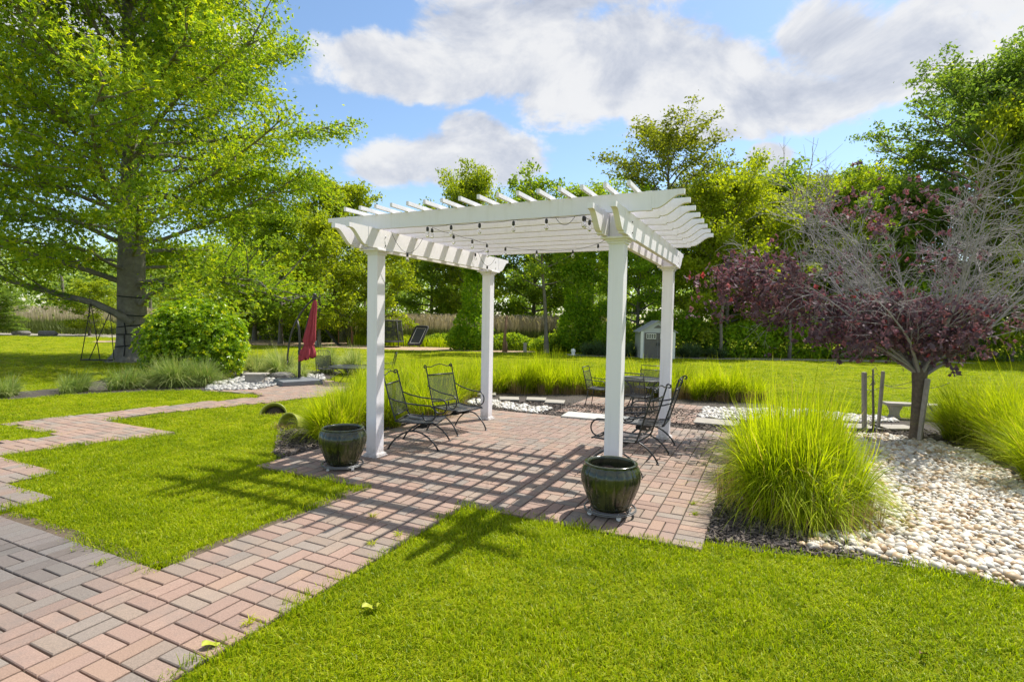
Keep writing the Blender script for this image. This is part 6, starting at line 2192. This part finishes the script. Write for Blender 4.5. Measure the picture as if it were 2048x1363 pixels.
for lab, (x, y), hgt in (('blue green grass mound left of the shed', (4.1, 24.2), 0.75), ('blue green grass mound right of the right front post', (5.0, 23.9), 0.72), ('blue green grass mound right of the shed', (7.9, 23.9), 0.68), ('small blue green grass mound below the yellow green tree', (9.0, 24.0), 0.62),
                         ('blue green grass mound beside the small statue', (3.35, 24.6), 0.6)):
    grass_clump('blue_grass_mound', lab, (x, y), 900, hgt, 0.62, 0.30, 0.022, 0.5, 4, 'bluegrass', (0, 0), 'blue green grass mounds at the wood edge', tint0=0.6, base_dry=0.05)
for lab, (x, y) in (('thin bare trunk at the wood edge below the yellow green tree', (9.2, 23.9)), ('thin bare trunk among the hedge shrubs', (12.4, 24.2))):
    o = MB().tube([(0, 0, -0.1), (0.03, 0, 0.7), (-0.02, 0, 1.6), (0.1, 0, 3.0)], [0.09, 0.075, 0.065, 0.05], 8).build('bare_trunk', 'barkd', smooth=True)
    o.location = (x, y, 0)
    tag(o, lab, 'trunk')

# fallen logs and old trunks left of the umbrella
b = MB()
b.tube([(-0.9, 0, 0.12), (0, 0.1, 0.16), (1.0, 0, 0.14)], [0.16, 0.18, 0.13], 9)
o = b.build('log_pile', 'barkd', smooth=True)
o.location = (-15.2, 34.5, 0)
tag(o, 'dark fallen log lying beyond the lawn left of the umbrella', 'log')
for k, (x, y, dx, lab) in enumerate(((-17.6, 36.0, 0.7, 'old dark leaning trunk right of the round shrub, left one'), (-16.2, 37.0, -0.25, 'old dark upright trunk right of the round shrub, right one'))):
    o = MB().tube([(dx * 0.8, 0, -0.1), (dx * 0.4, 0, 0.9), (-dx * 0.4, 0, 2.2), (-dx * 0.6, 0, 4.5)], [0.34, 0.26, 0.22, 0.18], 10).build('old_trunk', 'barkd', smooth=True)
    o.location = (x, y, 0)
    tag(o, lab, 'trunk')

# reeds
rng = np.random.default_rng(51)
n = 17000
x = np.where(rng.random(n) < 0.7, rng.uniform(-52, 6, n), rng.uniform(-9, 5, n))
y = np.where(x < -14, rng.uniform(37.0, 47, n), rng.uniform(32.0, 38.5, n))
base = np.stack([x, y, np.zeros(n)], -1)
hh = (1.55 + 0.35 * rng.random(n)) * (1 + (y - 36) * 0.012)
t = np.linspace(0, 1, 5)[None]
tint = np.clip(0.15 + 0.25 * rng.random((n, 1)) + 0.75 * np.clip((t - 0.42) / 0.35, 0, 1), 0, 1)
V1, F1, T1 = blades(base, hh, rng.normal(0, 0.10, (n, 2)), np.tile([[-0.06, 0]], (n, 1)), np.full(n, 0.030), 4, np.full(n, 0.03), tint)
m_ = 12000
sel = rng.integers(0, n, m_)
base2 = base[sel] + np.stack([rng.normal(0, 0.06, m_), rng.normal(0, 0.06, m_), np.zeros(m_)], -1)
V2, F2, T2 = blades(base2, 0.9 + 0.35 * rng.random(m_), rng.normal(0, 0.28, (m_, 2)), np.zeros((m_, 2)), np.full(m_, 0.05), 3, np.full(m_, 0.3), np.full(m_, 0.28) + 0.12 * rng.random(m_))
pl = base[sel[:7000]] + np.stack([rng.normal(0, 0.08, 7000), rng.normal(0, 0.08, 7000), hh[sel[:7000]] * 0.94], -1)
V3, F3, T3 = leaf_cards(pl, 0.30, np.tile([-0.3, 0, 1.8], (7000, 1)), tint=0.75 + 0.25 * rng.random(7000), asp=0.22)
V = np.concatenate([V1, V2, V3])
F = np.concatenate([F1, F2 + len(V1), F3 + len(V1) + len(V2)])
T = np.concatenate([T1, T2, np.repeat(T3, 4)])
tag(link(bpy.data.objects.new('reeds', npmesh('reeds', V, F, 'reed', point_attr=T))), 'tan plumed reed bed beyond the lawn', None, kind='stuff')

# tall weeds in front of the reeds
n = 9000
x = rng.uniform(-9, 4.5, n)
y = 29.5 + (x + 9) * -0.20 + rng.random(n) * 3.2
base = np.stack([x, y, np.zeros(n)], -1)
V, F, T = blades(base, 0.35 + 0.5 * rng.random(n), rng.normal(0, 0.18, (n, 2)), np.zeros((n, 2)), np.full(n, 0.035), 3, np.full(n, 0.3), 0.30 + 0.4 * rng.random(n))
tag(link(bpy.data.objects.new('tall_weeds', npmesh('tall_weeds', V, F, 'orn', point_attr=T))), 'rank green weeds between the wood chips and the reeds', None, kind='stuff')

# far wood: one mass behind the reeds
rng = np.random.default_rng(61)
LB = []
for k in range(300):
    x = rng.uniform(-95, 75)
    y = rng.uniform(50, 88)
    hgt = rng.uniform(7.5, 12.0) * (0.75 + 0.4 * (y - 50) / 38)
    LB.append(((x, y, hgt * 0.70), (rng.uniform(2.2, 3.8), rng.uniform(2, 3), hgt * 0.32)))
    LB.append(((x + rng.normal(0, 1.0), y, hgt * 0.32), (rng.uniform(1.5, 2.6), 2, hgt * 0.32)))
V, F, T = leaf_mass(LB, 90000, 0.55, 0.6)
tag(link(bpy.data.objects.new('far_wood', npmesh('far_wood', V, F, 'far', face_attr=T))), 'distant mixed wood behind the reeds', None, kind='stuff')
pol = []
for k in range(130):
    x, y = rng.uniform(-90, 60), rng.uniform(48, 80)
    pol.append((np.array([(x, y, 0), (x + rng.normal(0, 0.2), y, 3), (x + rng.normal(0, 0.5), y, 8)]), np.array([0.16, 0.13, 0.08])))
V, F = tubes_np(pol, 6)
tag(link(bpy.data.objects.new('far_trunks', npmesh('far_trunks', V, F, 'barkd', smooth=True))), 'thin trunks of the distant wood', None, kind='stuff')

# ---------------------------------------------------------------- plan units to metres
for o in list(scene.objects):
    if o.parent is None and o.type in ('MESH', 'EMPTY'):
        o.location = o.location * K
        o.scale = o.scale * K
